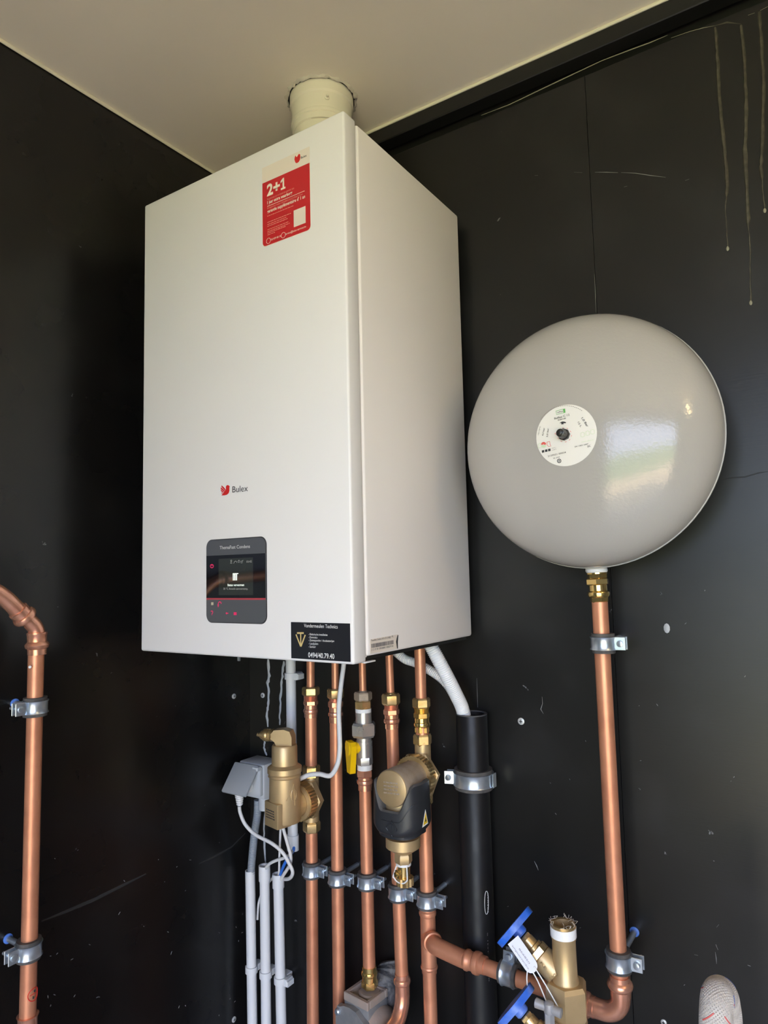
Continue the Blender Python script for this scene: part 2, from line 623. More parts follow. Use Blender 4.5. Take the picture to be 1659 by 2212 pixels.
def lerp_path(pxs, n=14, jag=2.0):
    out = []
    for i in range(len(pxs) - 1):
        (a, b), (c, d) = pxs[i], pxs[i + 1]
        for k in range(n):
            t_ = k / n
            out.append((a + (c - a) * t_ + random.uniform(-jag, jag), b + (d - b) * t_))
    out.append(pxs[-1])
    return out


for path, w in (([(1545, 60), (1549, 120), (1556, 240), (1566, 330), (1571, 400), (1567, 450), (1572, 538)], 0.0048),
                ([(1601, 55), (1609, 150), (1612, 250), (1609, 320), (1614, 440), (1620, 540), (1622, 655)], 0.0055),
                ([(1640, 26), (1645, 100), (1649, 180), (1646, 330), (1643, 360), (1649, 420), (1652, 456)], 0.0045)):
    pp = lerp_path(path, 6, 0.8)
    ws = [w * random.uniform(0.75, 1.2) * (1.0 if k < len(pp) * 0.72 else 0.42) for k in range(len(pp))]
    drip(pp, ws, 'drip_resin')
wall_line('resin_drip', [(1543, 56), (1570, 48), (1601, 52)], 0.003, 'drip_resin')

# vertical pale lines and scratches on the boiler wall
wall_line('scratch', [(1284, 592), (1286, 630), (1288, 675)], 0.0010, 'scratch')
wall_line('scratch', [(1240, 372), (1258, 373)], 0.0008, 'scratch')
wall_line('scratch', [(1285, 372), (1310, 372), (1335, 373)], 0.0009, 'scratch')
wall_line('scratch', [(1342, 373), (1372, 374), (1405, 379), (1438, 383)], 0.0009, 'scratch')
wall_line('scratch', [(1348, 404), (1355, 402)], 0.0010, 'scratch')
wall_line('scratch', [(1480, 390), (1489, 387)], 0.0010, 'scratch')
wall_line('scratch', [(1155, 379), (1162, 379)], 0.0009, 'scratch')
wall_line('scratch', [(1171, 1505), (1172, 1520), (1168, 1532), (1174, 1542)], 0.0012, 'scratch')
wall_line('scratch', [(1154, 1860), (1159, 1870), (1163, 1880)], 0.0013, 'scratch')
wall_line('scratch', [(1545, 2056), (1547, 2070), (1548, 2082)], 0.0011, 'scratch')
wall_line('scratch', [(1546, 2040), (1551, 2052)], 0.0018, 'scratch')
wall_line('scratch', [(1500, 2062), (1508, 2064)], 0.0012, 'scratch')
wall_line('scratch', [(1553, 1997), (1548, 2003)], 0.0012, 'scratch')
wall_line('scratch', [(1030, 1465), (1031, 1500), (1032, 1528)], 0.0006, 'scratch')
wall_line('crack', [(1560, 1036), (1580, 1032), (1610, 1030), (1640, 1021), (1659, 1019)], 0.0016, 'strip_black')
MB().lathe([(0, 0.003), (0.002, 0.0055), (0.004, 0.002)], aty(1441, 1357, 0.0), NY, 10, scale=(1.3, 0.8)).build('plaster_crumb', 'silicone', wb)

# screws in the boards
def screw_head(P, n, parent, r=0.0052):
    s = MB()
    s.lathe([(0, r), (0.0012, r), (0.002, r * 0.7), (0.0021, 0.001)], P, n, 18)
    o = s.build('screw', 'screw_pale', parent)
    c = MB()
    x, y, a = basis(n)
    for d in (x, y):
        P2 = Vector(P) + a * 0.0021
        c.prism([P2 + d * r * 0.5 + a.cross(d) * 0.0006, P2 - d * r * 0.5 + a.cross(d) * 0.0006, P2 - d * r * 0.5 - a.cross(d) * 0.0006, P2 + d * r * 0.5 - a.cross(d) * 0.0006], a, 0.0002)
    c.build('screw_recess', 'print_dark', o, 0)


screw_head(aty(568, 1502, 0.0), NY, wb)
screw_head(aty(1126, 1558, 0.0), NY, wb, 0.0055)
screw_head(atx(505, 1504, 0.0), NX, wl)
screw_head(atx(505, 2202, 0.0), NX, wl)
screw_head(aty(1434, 2208, 0.0), NY, wb, 0.004)

# silicone runs near the corner
def run(path, w):
    pp = lerp_path(path, 4, 1.0)
    P = wall_pts(pp)
    ws = [w * 1.5 * random.uniform(0.5, 1.3) for _ in pp]
    ws[-1] *= 0.3
    MB().strip(P, ws, NY, 0.002).build('silicone_run', 'silicone', wb, 50)


run([(579, 1424), (581, 1460), (578, 1475), (581, 1500), (580, 1525), (576, 1540), (579, 1570)], 0.0042)
run([(613, 1428), (611, 1455), (608, 1480), (606, 1510), (605, 1545), (605, 1566)], 0.0035)
run([(572, 1600), (571, 1615), (577, 1632)], 0.0028)
run([(573, 1745), (570, 1790), (571, 1830), (575, 1868)], 0.0026)
# scuffs on the left wall
def lline(name, pxs, w, material):
    P = [atx(u, v, 0.0) for u, v in pxs]
    ws = [w * random.uniform(0.7, 1.3) for _ in P]
    ws[0] *= 0.3; ws[-1] *= 0.3
    MB().strip(P, ws, NX, 0.0003).build(name, material, wl, 0)


lline('scuff', [(90, 1990), (140, 1970), (200, 1945), (260, 1915), (315, 1888)], 0.006, 'scuff_dust')
lline('scuff', [(430, 1866), (460, 1852), (500, 1830), (530, 1800)], 0.004, 'scuff_dust')
lline('scratch', [(152, 748), (175, 746)], 0.002, 'scuff_dust')
lline('scratch', [(4, 92), (14, 97), (22, 102)], 0.002, 'drip_bead')
lline('paint_chip', [(104, 494), (107, 502), (113, 508)], 0.006, 'scuff_dust')
rs = random.Random(3)
for k in range(26):
    u, v = rs.uniform(90, 525), rs.uniform(1850, 2200)
    P = atx(u, v, 0.0)
    dv = Vector((0, rs.uniform(-1, 1), rs.uniform(-1, 1))).normalized() * rs.uniform(0.0008, 0.0028)
    MB().strip([P - dv, P, P + dv], [0.0004, 0.0012, 0.0004], NX, 0.0004).build('dust_flake', 'flake', wl, 0)
for k in range(20):
    u, v = rs.uniform(1090, 1650), rs.uniform(1250, 2200)
    P = aty(u, v, 0.0)
    dv = Vector((rs.uniform(-1, 1), 0, rs.uniform(-1, 1))).normalized() * rs.uniform(0.0006, 0.0020)
    MB().strip([P - dv, P, P + dv], [0.0003, 0.0009, 0.0003], NY, 0.0004).build('dust_flake', 'flake', wb, 0)

# ================================================================== boiler
BX0, BX1, BYF, BZ0, BZ1 = 0.1112, 0.5292, -0.3556, 1.385, 2.125
boiler = thing('wall_boiler', 'large white wall-hung gas boiler with a grey control panel', 'boiler', ((BX0 + BX1) / 2, -0.02, BZ0))
bw, bh = BX1 - BX0, BZ1 - BZ0
bxc = (BX0 + BX1) / 2
MB().box((bxc, BYF + 0.0140, (BZ0 + BZ1) / 2), (bw, 0.028, bh), bev=0.0035, seg=3).build('front_cover', 'boiler_white', boiler, 40)
YS = BYF + 0.0305
MB().box((bxc, (YS - 0.02) / 2, (BZ0 + BZ1) / 2 + 0.002), (bw, -0.02 - YS, bh - 0.010), bev=0.0042, seg=3).build('casing', 'boiler_side', boiler, 40)
MB().box((bxc, (YS - 0.03) / 2, BZ0 + 0.004), (bw - 0.01, -0.03 - YS - 0.004, 0.004)).build('base_plate', 'strip_black', boiler, 0)
MB().box((bxc, YS - 0.001, (BZ0 + BZ1) / 2), (bw - 0.006, 0.006, bh - 0.012)).build('seam_gasket', 'boiler_white', boiler, 0)
MB().box((BX1 - 0.004, YS + 0.008, BZ0 - 0.0005), (0.006, 0.024, 0.002), bev=0.0006).build('latch_tab', 'boiler_white', boiler)
MB().box(aty(516, 1420, -0.10) + Vector((0, 0, 0)), (0.006, 0.004, 0.014), bev=0.001).build('hook', 'zinc', boiler)
# brass connections under the casing
for px_, d_, r_ in ((842, 0.06, 0.019),):
    P = aty(px_ + 2, 1412, -d_)
    MB().hexn((P.x, -d_, BZ0 + 0.003), (P.x, -d_, BZ0 - 0.008), r_).build('connection_nut', 'brass_dusty', boiler)


def F(u, v):
    return aty(u, v, BYF)


def fpoly(pxs, off=0.0):
    return [F(u, v) + NY * off for u, v in pxs]


def c2(u, v):   # crop of the control panel and logo
    return (430 + u * 170 / 1106.0, 1020 + v * 340 / 2212.0)


# control panel ----------------------------------------------------
pl, pr_ = F(447.5, 1255).x, F(575.3, 1255).x
pt, pb = (F(470, 1166).z + F(550, 1162.5).z) / 2, (F(470, 1344).z + F(550, 1345.5).z) / 2
pw, ph = pr_ - pl, pt - pb
panel_shape = [Vector((x, BYF, z)) for x, z in round_rect((pl + pr_) / 2, (pt + pb) / 2, pw, ph, 0.0105, 8)]
panel = flat(panel_shape, NY, 'panel_grey', boiler, 'control_panel', 0.0016)
rim = [Vector((x, BYF, z)) for x, z in round_rect((pl + pr_) / 2, (pt + pb) / 2, pw + 0.0025, ph + 0.0025, 0.0115, 8)]
flat(rim, NY, 'print_dark', boiler, 'panel_gap', 0.0004)
PO = 0.0016


def PZ(v):   # height on the panel from the crop's row (row at the panel's middle)
    return F(*c2(530, v)).z


def PXX(u):
    return F(*c2(u, 1500)).x


def prect(x0, x1, z0, z1, material, name, off, th=0.0002, parent=panel):
    return flat([Vector((x0, BYF, z0)), Vector((x1, BYF, z0)), Vector((x1, BYF, z1)), Vector((x0, BYF, z1))], NY, material, parent, name, th, off)


prect(pl + 0.0002, pr_ - 0.0002, PZ(1768), PZ(1158), 'panel_black', 'display_glass', PO)
prect(pl + 0.0002, pr_ - 0.0002, PZ(1792), PZ(1768), 'stripe_red', 'red_stripe', PO)
scr = prect(PXX(290), PXX(772), PZ(1727), PZ(1208), 'screen', 'screen', PO + 0.0002)
SO = PO + 0.0005
text('ThemaFast Condens', F(*c2(302, 1084)), F(*c2(728, 1064)), NY, 0.0068, 'print_grey', panel, 'model_lettering', 0.0, PO + 0.0002)
text('Status verwarmen', F(*c2(415, 1600)), F(*c2(648, 1598)), NY, 0.0044, 'screen_white', panel, 'status_lettering', 0.02, SO)
text('20 °C Actuele aanvoertemp.', F(*c2(356, 1650)), F(*c2(702, 1650)), NY, 0.0040, 'screen_dim', panel, 'status_lettering', 0.0, SO)
text('10:42', F(*c2(682, 1272)), F(*c2(755, 1268)), NY, 0.0042, 'screen_dim', panel, 'clock_lettering', 0.0, SO)
# radiator icon on the screen: five bars, header, tap
zt, zb = PZ(1420), PZ(1520)
xl_, xr_ = PXX(490), PXX(555)
icon = MB()
for k in range(5):
    xa = xl_ + (xr_ - xl_) * k / 5.0
    icon.prism([Vector((xa, BYF - SO, zb)), Vector((xa + 0.0011, BYF - SO, zb)), Vector((xa + 0.0011, BYF - SO, zt)), Vector((xa, BYF - SO, zt))], NY, 0.0002)
icon.prism([Vector((xl_, BYF - SO, zt - 0.0012)), Vector((xr_ + 0.0018, BYF - SO, zt - 0.0012)), Vector((xr_ + 0.0018, BYF - SO, zt)), Vector((xl_, BYF - SO, zt))], NY, 0.0002)
icon.build('radiator_icon', 'screen_white', panel, 0)


def line_icon(name, pts, w, material, off=PO + 0.0003, closed=False):
    P = [Vector((F(*c2(u, v)).x, BYF - off, F(*c2(u, v)).z)) for u, v in pts]
    if closed:
        P.append(P[0])
    MB().strip(P, [w] * len(P), NY, 0.0001).build(name, material, panel, 0)


def circ(u, v, r, a0=0, a1=360, n=14):
    return [(u + r * math.cos(math.radians(a0 + (a1 - a0) * k / n)), v + r * math.sin(math.radians(a0 + (a1 - a0) * k / n))) for k in range(n + 1)]


line_icon('power_icon', circ(194, 1320, 23), 0.0012, 'icon_pink')
line_icon('power_icon', [(194, 1305), (194, 1322)], 0.0012, 'icon_pink')
line_icon('tap_icon', [(282, 1895), (282, 1850), (292, 1825), (308, 1820), (322, 1832), (324, 1850)], 0.0014, 'icon_pink')
line_icon('tap_icon', [(272, 1865), (294, 1865)], 0.0010, 'icon_pink')
line_icon('question_icon', [(180, 1958), (186, 1950), (200, 1950), (208, 1960), (206, 1975), (196, 1985), (195, 1994)], 0.0013, 'icon_pink')
line_icon('question_icon', [(194, 2000), (196, 2008)], 0.0014, 'icon_pink')
line_icon('back_icon', [(425, 1982), (390, 1982)], 0.0013, 'icon_pink')
line_icon('back_icon', [(404, 1968), (390, 1982), (404, 1996)], 0.0012, 'icon_pink')
for dv in (-14, 0, 14):
    line_icon('menu_icon', [(500, 1987 + dv), (542, 1987 + dv)], 0.0013, 'icon_pink')
flat([Vector((F(*c2(u, v)).x, BYF, F(*c2(u, v)).z)) for u, v in ((183, 1828), (214, 1826), (214, 1866), (183, 1868))], NY, 'icon_cream', panel, 'radiator_button', 0.0002, PO)
line_icon('status_icon', circ(467, 1245, 10), 0.0006, 'screen_dim', SO)
line_icon('status_icon', [(455, 1280), (480, 1280), (467, 1256)], 0.0006, 'screen_dim', SO, True)
line_icon('status_icon', [(497, 1278), (505, 1278), (512, 1258), (530, 1248), (548, 1262), (548, 1276)], 0.0006, 'screen_dim', SO)
line_icon('status_icon', [(575, 1235), (562, 1252), (575, 1275), (588, 1252)], 0.0006, 'screen_dim', SO, True)
line_icon('status_icon', [(602, 1250), (622, 1250), (622, 1275), (602, 1275)], 0.0006, 'screen_dim', SO, True)
line_icon('status_icon', [(622, 1250), (634, 1236)], 0.0006, 'screen_dim', SO)

# bird logo and lettering -------------------------------------------
logo_polys = [
    [(318, 184), (330, 192), (352, 222), (366, 240), (380, 246), (378, 200), (388, 186), (404, 180), (420, 188), (434, 204), (427, 210), (427, 262), (416, 296), (390, 318), (360, 326), (316, 326), (330, 306), (322, 300), (332, 292), (318, 278), (336, 276), (310, 254), (306, 240), (356, 262), (308, 226), (304, 208), (352, 240), (314, 202)],
]
body = [(380, 246), (378, 204), (388, 187), (404, 180), (419, 187), (434, 203), (427, 211), (427, 262), (416, 296), (390, 318), (358, 326), (316, 326), (336, 300), (350, 280), (362, 262)]
feathers = [[(318, 184), (352, 214), (376, 244), (366, 256), (340, 232), (316, 206)],
            [(308, 212), (338, 236), (362, 260), (352, 270), (326, 254), (306, 234)],
            [(306, 244), (330, 262), (348, 274), (338, 286), (318, 274), (308, 260)],
            [(316, 284), (334, 290), (326, 304), (320, 298)]]
logo = flat([F(*c2(u, v)) for u, v in body], NY, 'logo_red', boiler, 'bird_logo', 0.0003)
for fp in feathers:
    flat([F(*c2(u, v)) for u, v in fp], NY, 'logo_red', logo, 'wing_feather', 0.0003)
text('Bulex', F(*c2(470, 286)), F(*c2(688, 266)), NY, 0.0128, 'print_dark', boiler, 'brand_lettering', 0.0)


# warranty sticker ---------------------------------------------------
def c1(u, v):
    return (540 + u * 160 / 1475.0, 310 + v * 240 / 2212.0)


sx0, sx1 = F(567, 450).x, F(670.5, 430).x
s_top = (F(*c1(245, 490)).z + F(*c1(1180, 65)).z) / 2
s_mid = (F(*c1(242, 735)).z + F(*c1(1190, 458)).z) / 2
s_bot = (F(*c1(265, 2085)).z + F(*c1(1215, 1715)).z) / 2
# lower corners are rounded
pts = []
r_ = 0.006
for (cx_, a0) in ((sx0 + r_, 180), (sx1 - r_, 270)):
    for k in range(6):
        a = math.radians(a0 + 90 * k / 5)
        pts.append(Vector((cx_ + r_ * math.cos(a), BYF, s_bot + r_ + r_ * math.sin(a))))
stick = flat(pts + [Vector((sx1, BYF, s_top)), Vector((sx0, BYF, s_top))], NY, 'sticker_white', boiler, 'warranty_sticker', 0.0002)
stick['label'] = 'red and white warranty sticker reading 2+1'
pts2 = []
for (cx_, a0) in ((sx0 + r_, 180), (sx1 - r_ - 0.0006, 270)):
    for k in range(6):
        a = math.radians(a0 + 90 * k / 5)
        pts2.append(Vector((cx_ + r_ * math.cos(a) + 0.0004, BYF, s_bot + 0.0012 + r_ + r_ * math.sin(a))))
flat(pts2 + [Vector((sx1 - 0.0004, BYF, s_mid)), Vector((sx0 + 0.0006, BYF, s_mid))], NY, 'sticker_red', stick, 'red_field', 0.0002, 0.0002)
sh = s_top - s_bot


def SZ(f):
    return s_top - sh * f


def SX(f):
    return sx0 + (sx1 - sx0) * f


# fractions measured along the sticker's left edge (rows) and width (columns)
zl_top, zl_bot = F(*c1(245, 490)).z, F(*c1(265, 2085)).z


def SR(v):      # row on the left margin column of the sticker -> height
    return F(*c1(360, v)).z


def st(s, x0f, x1f, v, h, material, bold=0.0, name='sticker_lettering'):
    z = SR(v)
    text(s, (SX(x0f), BYF, z), (SX(x1f), BYF, z), NY, h, material, stick, name, bold, 0.0006)


st('2+', 0.105, 0.385, 1045, 0.0235, 'print_cream', 0.035, 'large_lettering')
zq, hq, xa, wq = SR(1045), 0.0168, SX(0.40), SX(0.50) - SX(0.40)
one = [(0.05, 0), (1.0, 0), (1.0, 0.16), (0.74, 0.16), (0.74, 1.0), (0.46, 1.0), (0.0, 0.80), (0.0, 0.62), (0.42, 0.76), (0.42, 0.16), (0.05, 0.16)]
flat([Vector((xa + a * wq, BYF, zq + b * hq)) for a, b in one], NY, 'print_cream', stick, 'large_lettering', 0.0001, 0.0005)
st('Registreer je cv-ketel en geniet van', 0.11, 0.68, 1130, 0.0042, 'print_pink')
st('1 jaar extra waarborg', 0.11, 0.64, 1210, 0.0068, 'print_cream', 0.02)
st('Enregistrez votre chaudière et profitez d’une', 0.11, 0.85, 1310, 0.0042, 'print_pink')
st("garantie supplémentaire d' 1 an", 0.11, 0.90, 1388, 0.0068, 'print_cream', 0.02)
zz = SR(1252)
prect(SX(0.11), SX(0.89), zz - 0.0003, zz + 0.0003, 'print_cream', 'rule_line', 0.0005, 0.0001, stick)
for v, x1f in ((1455, 0.68), (1580, 0.62), (1622, 0.51), (1658, 0.54), (1727, 0.56), (1765, 0.58), (1795, 0.51), (1830, 0.27)):
    z = SR(v)
    x = SX(0.11)
    fine = MB()
    while x < SX(x1f) - 0.001:
        w = random.uniform(0.002, 0.006)
        w = min(w, SX(x1f) - x)
        fine.prism([Vector((x, BYF - 0.0005, z)), Vector((x + w, BYF - 0.0005, z)), Vector((x + w, BYF - 0.0005, z + 0.0009)), Vector((x, BYF - 0.0005, z + 0.0009))], NY, 0.0001)
        x += w + 0.0009
    o = fine.build('fine_print', 'print_pink', stick, 0)
    o['kind'] = 'stuff'
st('02/439 80 00', 0.185, 0.40, 1960, 0.0040, 'print_cream')
st('service@bulex-services.be', 0.49, 0.91, 1960, 0.0042, 'print_cream')
for xf in (0.13, 0.445):
    cxx, czz = SX(xf), SR(1945)
    rr = 0.0040
    P = [Vector((cxx + rr * math.cos(a), BYF - 0.0005, czz + rr * math.sin(a))) for a in [2 * math.pi * k / 16 for k in range(17)]]
    MB().strip(P, [0.0006] * 17, NY, 0.0001).build('contact_icon', 'print_cream', stick, 0)
# blank pale square (its code is left out)
prect(SX(0.665), SX(0.905), F(*c1(1000, 1625)).z, F(*c1(1000, 1290)).z, 'sticker_white', 'pale_square', 0.0005, 0.0001, stick)
# small logo on the header
hz = F(*c1(950, 310)).z
hx = F(*c1(950, 310)).x
drop = [(-0.0056, 0.001), (-0.005, 0.004), (-0.0035, 0.0065), (-0.0025, 0.0045), (-0.001, 0.003), (0.001, 0.0052), (0.003, 0.0068), (0.005, 0.0045), (0.0052, 0.0005), (0.0042, -0.003), (0.002, -0.0052), (-0.001, -0.0058), (-0.0038, -0.0042)]
flat([Vector((hx + a, BYF, hz + b)) for a, b in drop], NY, 'logo_red', stick, 'small_logo', 0.0002, 0.0003)
text('Bulex', (F(*c1(1018, 290)).x, BYF, hz - 0.0022), (F(*c1(1132, 290)).x, BYF, hz - 0.0022), NY, 0.0046, 'print_dark', stick, 'small_lettering', 0.01, 0.0004)


# installer sticker ---------------------------------------------------
def c3(u, v):
    return (610 + u * 260 / 1659.0, 1320 + v * 120 / 766.0)


ix0, ix1 = F(*c3(122, 400)).x, F(*c3(938, 430)).x
iz1 = (F(*c3(122, 148)).z + F(*c3(936, 174)).z) / 2
iz0 = (F(*c3(126, 648)).z + F(*c3(940, 703)).z) / 2
ist = prect(ix0, ix1, iz0, iz1, 'sticker_black', 'installer_sticker', 0.0, 0.0003, boiler)
ist['label'] = 'black installer sticker with white lettering and gold emblem'


def it(s, a, b, h, material='print_white', bold=0.0):
    text(s, F(*c3(*a)), F(*c3(*b)), NY, h, material, ist, 'sticker_lettering', bold, 0.0006)


it('Vandermeulen Technics', (302, 222), (766, 240), 0.0066)
it('0494/40.79.40', (360, 636), (720, 660), 0.0092, bold=0.008)
for s, v, u1 in (('- Elektrische installaties', 332, 625), ('- Domotica', 373, 486), ('- Zonnepanelen / thuisbatterijen', 414, 718), ('- Laadpalen', 460, 497), ('- Sanitair', 503, 465)):
    it(s, (364, v), (u1, v + (u1 - 364) * 0.036), 0.0038)
for a, b, w in (((205, 303), (298, 303), 0.0022), ((255, 303), (255, 470), 0.0018), ((190, 322), (255, 488), 0.0020), ((318, 328), (258, 488), 0.0020)):
    P = [F(*c3(*a)) + NY * 0.0004, F(*c3(*b)) + NY * 0.0004]
    MB().strip([P[0], (P[0] + P[1]) / 2, P[1]], [w] * 3, NY, 0.0001).build('gold_emblem', 'print_gold', ist, 0)


# serial label on the right side -----------------------------------------
def c4(u, v):
    return (790 + u * 80 / 1659.0, 1365 + v * 50 / 1037.0)


def S(u, v):
    return atx(*c4(u, v), BX1)


ser = flat([S(190, 345), S(1330, 130), S(1420, 125), S(1350, 440), S(1400, 760), S(190, 985)], NX, 'sticker_white', boiler, 'serial_label', 0.0003)
ser['label'] = 'cream serial label with a barcode'
flat([S(1425, 125), S(1452, 155), S(1432, 440), S(1436, 745), S(1395, 750), S(1352, 445), S(1375, 270)], NX, 'print_dark', boiler, 'pull_slot', 0.0003)
x0, x1 = S(240, 620), S(1235, 440)
bar = MB()
hb = (S(240, 540).z - S(240, 725).z)
rb = random.Random(5)
tpos = 0.0
while tpos < 1:
    w = rb.choice((0.006, 0.009, 0.013, 0.017))
    a = x0.lerp(x1, tpos)
    b = x0.lerp(x1, min(1, tpos + w))
    z_ = S(240, 725).z
    bar.prism([Vector((BX1 + 0.0004, a.y, z_)), Vector((BX1 + 0.0004, b.y, z_)), Vector((BX1 + 0.0004, b.y, z_ + hb)), Vector((BX1 + 0.0004, a.y, z_ + hb))], NX, 0.0001)
    tpos += w + rb.choice((0.004, 0.007, 0.011))
bar.build('barcode', 'barcode_grey', ser, 0)


def sert(s, a, b, h):
    A, B = S(*a), S(*b)
    B.z = A.z
    text(s, A, B, NX, h, 'print_dark', ser, 'label_lettering', 0.0, 0.0005)


sert('ThemaFast Condens 30/35-CS/1 (N-BE)', (225, 425), (1105, 280), 0.0034)
sert('PL', (1160, 245), (1225, 235), 0.0034)
sert('21 21 07 00 1004388801 0006574 N4', (235, 850), (1220, 640), 0.0036)

# ================================================================== flue
fx, fy = 0.3255, -0.142
flue = thing('flue_pipe', 'short white flue pipe between boiler top and ceiling', 'flue', (fx, fy, BZ1))
fr = 0.0500
fz = lambda v: aty(700, v, fy).z
fb = MB()
fb.lathe([(0, fr), (0.160, fr), (0.162, fr + 0.0025), (0.165, fr + 0.003), (0.172, fr + 0.003), (0.1735, fr + 0.0050), (0.1765, fr + 0.0055), (0.1795, fr + 0.0048), (0.181, fr + 0.003), (0.208, fr + 0.004), (0.211, fr + 0.0065), (0.218, fr + 0.007), (0.235, fr + 0.007)], (fx, fy, BZ1 - 0.004), UP, 48)
fb.build('flue_tube', 'flue_white', flue)
sd = (Vector((CAM.x, CAM.y, 0)) - Vector((fx, fy, 0))).normalized()
sd = Matrix.Rotation(math.radians(10), 3, 'Z') @ sd
MB().lathe([(0, 0.0045), (0.002, 0.0045), (0.003, 0.002), (0.007, 0.0022), (0.008, 0.001)], Vector((fx, fy, BZ1 + 0.192)) + sd * (fr + 0.003), sd, 14).build('flue_screw', 'flue_white', flue)
# clip plate with thick paint over it
cl = MB()
for a0, a1, z0, z1 in ((-30, 14, 0.156, 0.1665),):
    n_ = 10
    base = math.atan2(sd.y, sd.x)
    vs = []
    for k in range(n_ + 1):
        a = base + math.radians(a0 + (a1 - a0) * k / n_)
        for z_ in (z0, z1):
            vs.append(Vector((fx + (fr + 0.0040) * math.cos(a), fy + (fr + 0.0040) * math.sin(a), BZ1 + z_)))
        for z_ in (z1, z0):
            vs.append(Vector((fx + (fr + 0.001) * math.cos(a), fy + (fr + 0.001) * math.sin(a), BZ1 + z_)))
    fs = []
    for k in range(n_):
        for i in range(4):
            j = (i + 1) % 4
            fs.append((k * 4 + i, k * 4 + j, k * 4 + 4 + j, k * 4 + 4 + i))
    fs += [(0, 1, 2, 3), (n_ * 4 + 3, n_ * 4 + 2, n_ * 4 + 1, n_ * 4)]
    cl.add(vs, fs)
cl.build('flue_clip', 'flue_white', flue)
# ragged plaster edge around the hole in the ceiling
pg = MB()
n_ = 72
vs, fs = [], []
rp = random.Random(11)
for k in range(n_):
    a = 2 * math.pi * k / n_
    r0 = fr + 0.0095 + rp.uniform(-0.001, 0.0015)
    r1 = fr + 0.0145 + rp.uniform(-0.002, 0.0035)
    dz = rp.uniform(0.0008, 0.0045)
    for rr, zz_ in ((r0, ZC + 0.004), (r0, ZC - dz), ((r0 + r1) / 2, ZC - dz * 0.9), (r1, ZC + 0.001)):
        vs.append((fx + rr * math.cos(a), fy + rr * math.sin(a), zz_))
for k in range(n_):
    j = (k + 1) % n_
    for i in range(3):
        fs.append((k * 4 + i, j * 4 + i, j * 4 + i + 1, k * 4 + i + 1))
pg.add(vs, fs)
pg.build('plaster_edge', 'plaster', ce, 50)
MB().ring((fx, fy, ZC - 0.0006), (fx, fy, ZC + 0.002), fr + 0.004, fr + 0.0115, 48).build('ceiling_gap', 'strip_black', ce, 30)

# ================================================================== expansion tank
TX, TZ, TD, TR, TH = 0.760, 1.678, 0.107, 0.178, 0.087
tank = thing('expansion_vessel', 'round grey disc-shaped expansion vessel with a white label', 'vessel', (TX, 0, TZ))
EX = 2.25


def dome_prof(h, sgn, n=20):
    out = []
    for k in range(n + 1):
        t_ = k / n * math.pi / 2
        out.append((sgn * h * math.sin(t_) ** (2 / EX), TR * math.cos(t_) ** (2 / EX) if k < n else 0.0004))
    return out


TC = Vector((TX, -TD, TZ))
MB().lathe(dome_prof(TH, 1), TC, NY, 96).build('front_shell', 'tank_grey', tank, 60)
MB().lathe([(0.0, TR)] + [(0.006, TR - 0.002), (0.014, TR - 0.010), (0.030, TR - 0.030), (0.055, TR - 0.065), (0.080, TR - 0.11), (0.092, 0.03), (0.093, 0.0005)], TC, -NY, 96).build('rear_shell', 'tank_grey', tank, 60)
MB().lathe([(-0.006, TR - 0.001), (-0.005, TR + 0.0010), (-0.001, TR + 0.0012), (0.0, TR - 0.001)], TC, NY, 96, cap=False).build('rim_band', 'tank_rim', tank, 60)


def dome_y(x, z):
    r = min(math.hypot(x - TX, z - TZ) / TR, 0.999)
    return -(TD + TH * (1 - r ** EX) ** (1 / EX))


def on_dome(p, off=0.0012):
    return Vector((p.x, dome_y(p.x, p.z) - off, p.z))


lc = aty(1222.5, 940.5, -TD - TH + 0.001)
LR = 0.0405
lab = MB()
vs, fs = [on_dome(lc, 0.0007)], []
for ri in range(1, 5):
    for k in range(48):
        a = 2 * math.pi * k / 48
        vs.append(on_dome(Vector((lc.x + LR * ri / 4 * math.cos(a), 0, lc.z + LR * ri / 4 * math.sin(a))), 0.0007))
for k in range(48):
    j = (k + 1) % 48
    fs.append((0, 1 + k, 1 + j))
    for ri in range(3):
        b0, b1 = 1 + ri * 48, 1 + (ri + 1) * 48
        fs.append((b0 + k, b1 + k, b1 + j, b0 + j))
label = lab.add(vs, fs).build('round_label', 'label_white', tank)
label['label'] = 'round white label with black and green print'


def c5(u, v):
    return (1130 + u * 180 / 1659.0, 860 + v * 160 / 1475.0)


def D(u, v):
    p = aty(*c5(u, v), -TD - TH + 0.001)
    return p


def dt(s, a, b, h, material='print_dark', bold=0.0):
    text(s, D(*a), D(*b), NY, h, material, label, 'label_lettering', bold, 0.0, fn=lambda p: on_dome(p, 0.0012), hs=0.85)


def dline(name, pts, w, material, closed=False):
    P = [on_dome(D(u, v), 0.0011) for u, v in pts]
    if closed:
        P.append(P[0])
    MB().strip(P, [w] * len(P), NY, 0.0001).build(name, material, label, 0)


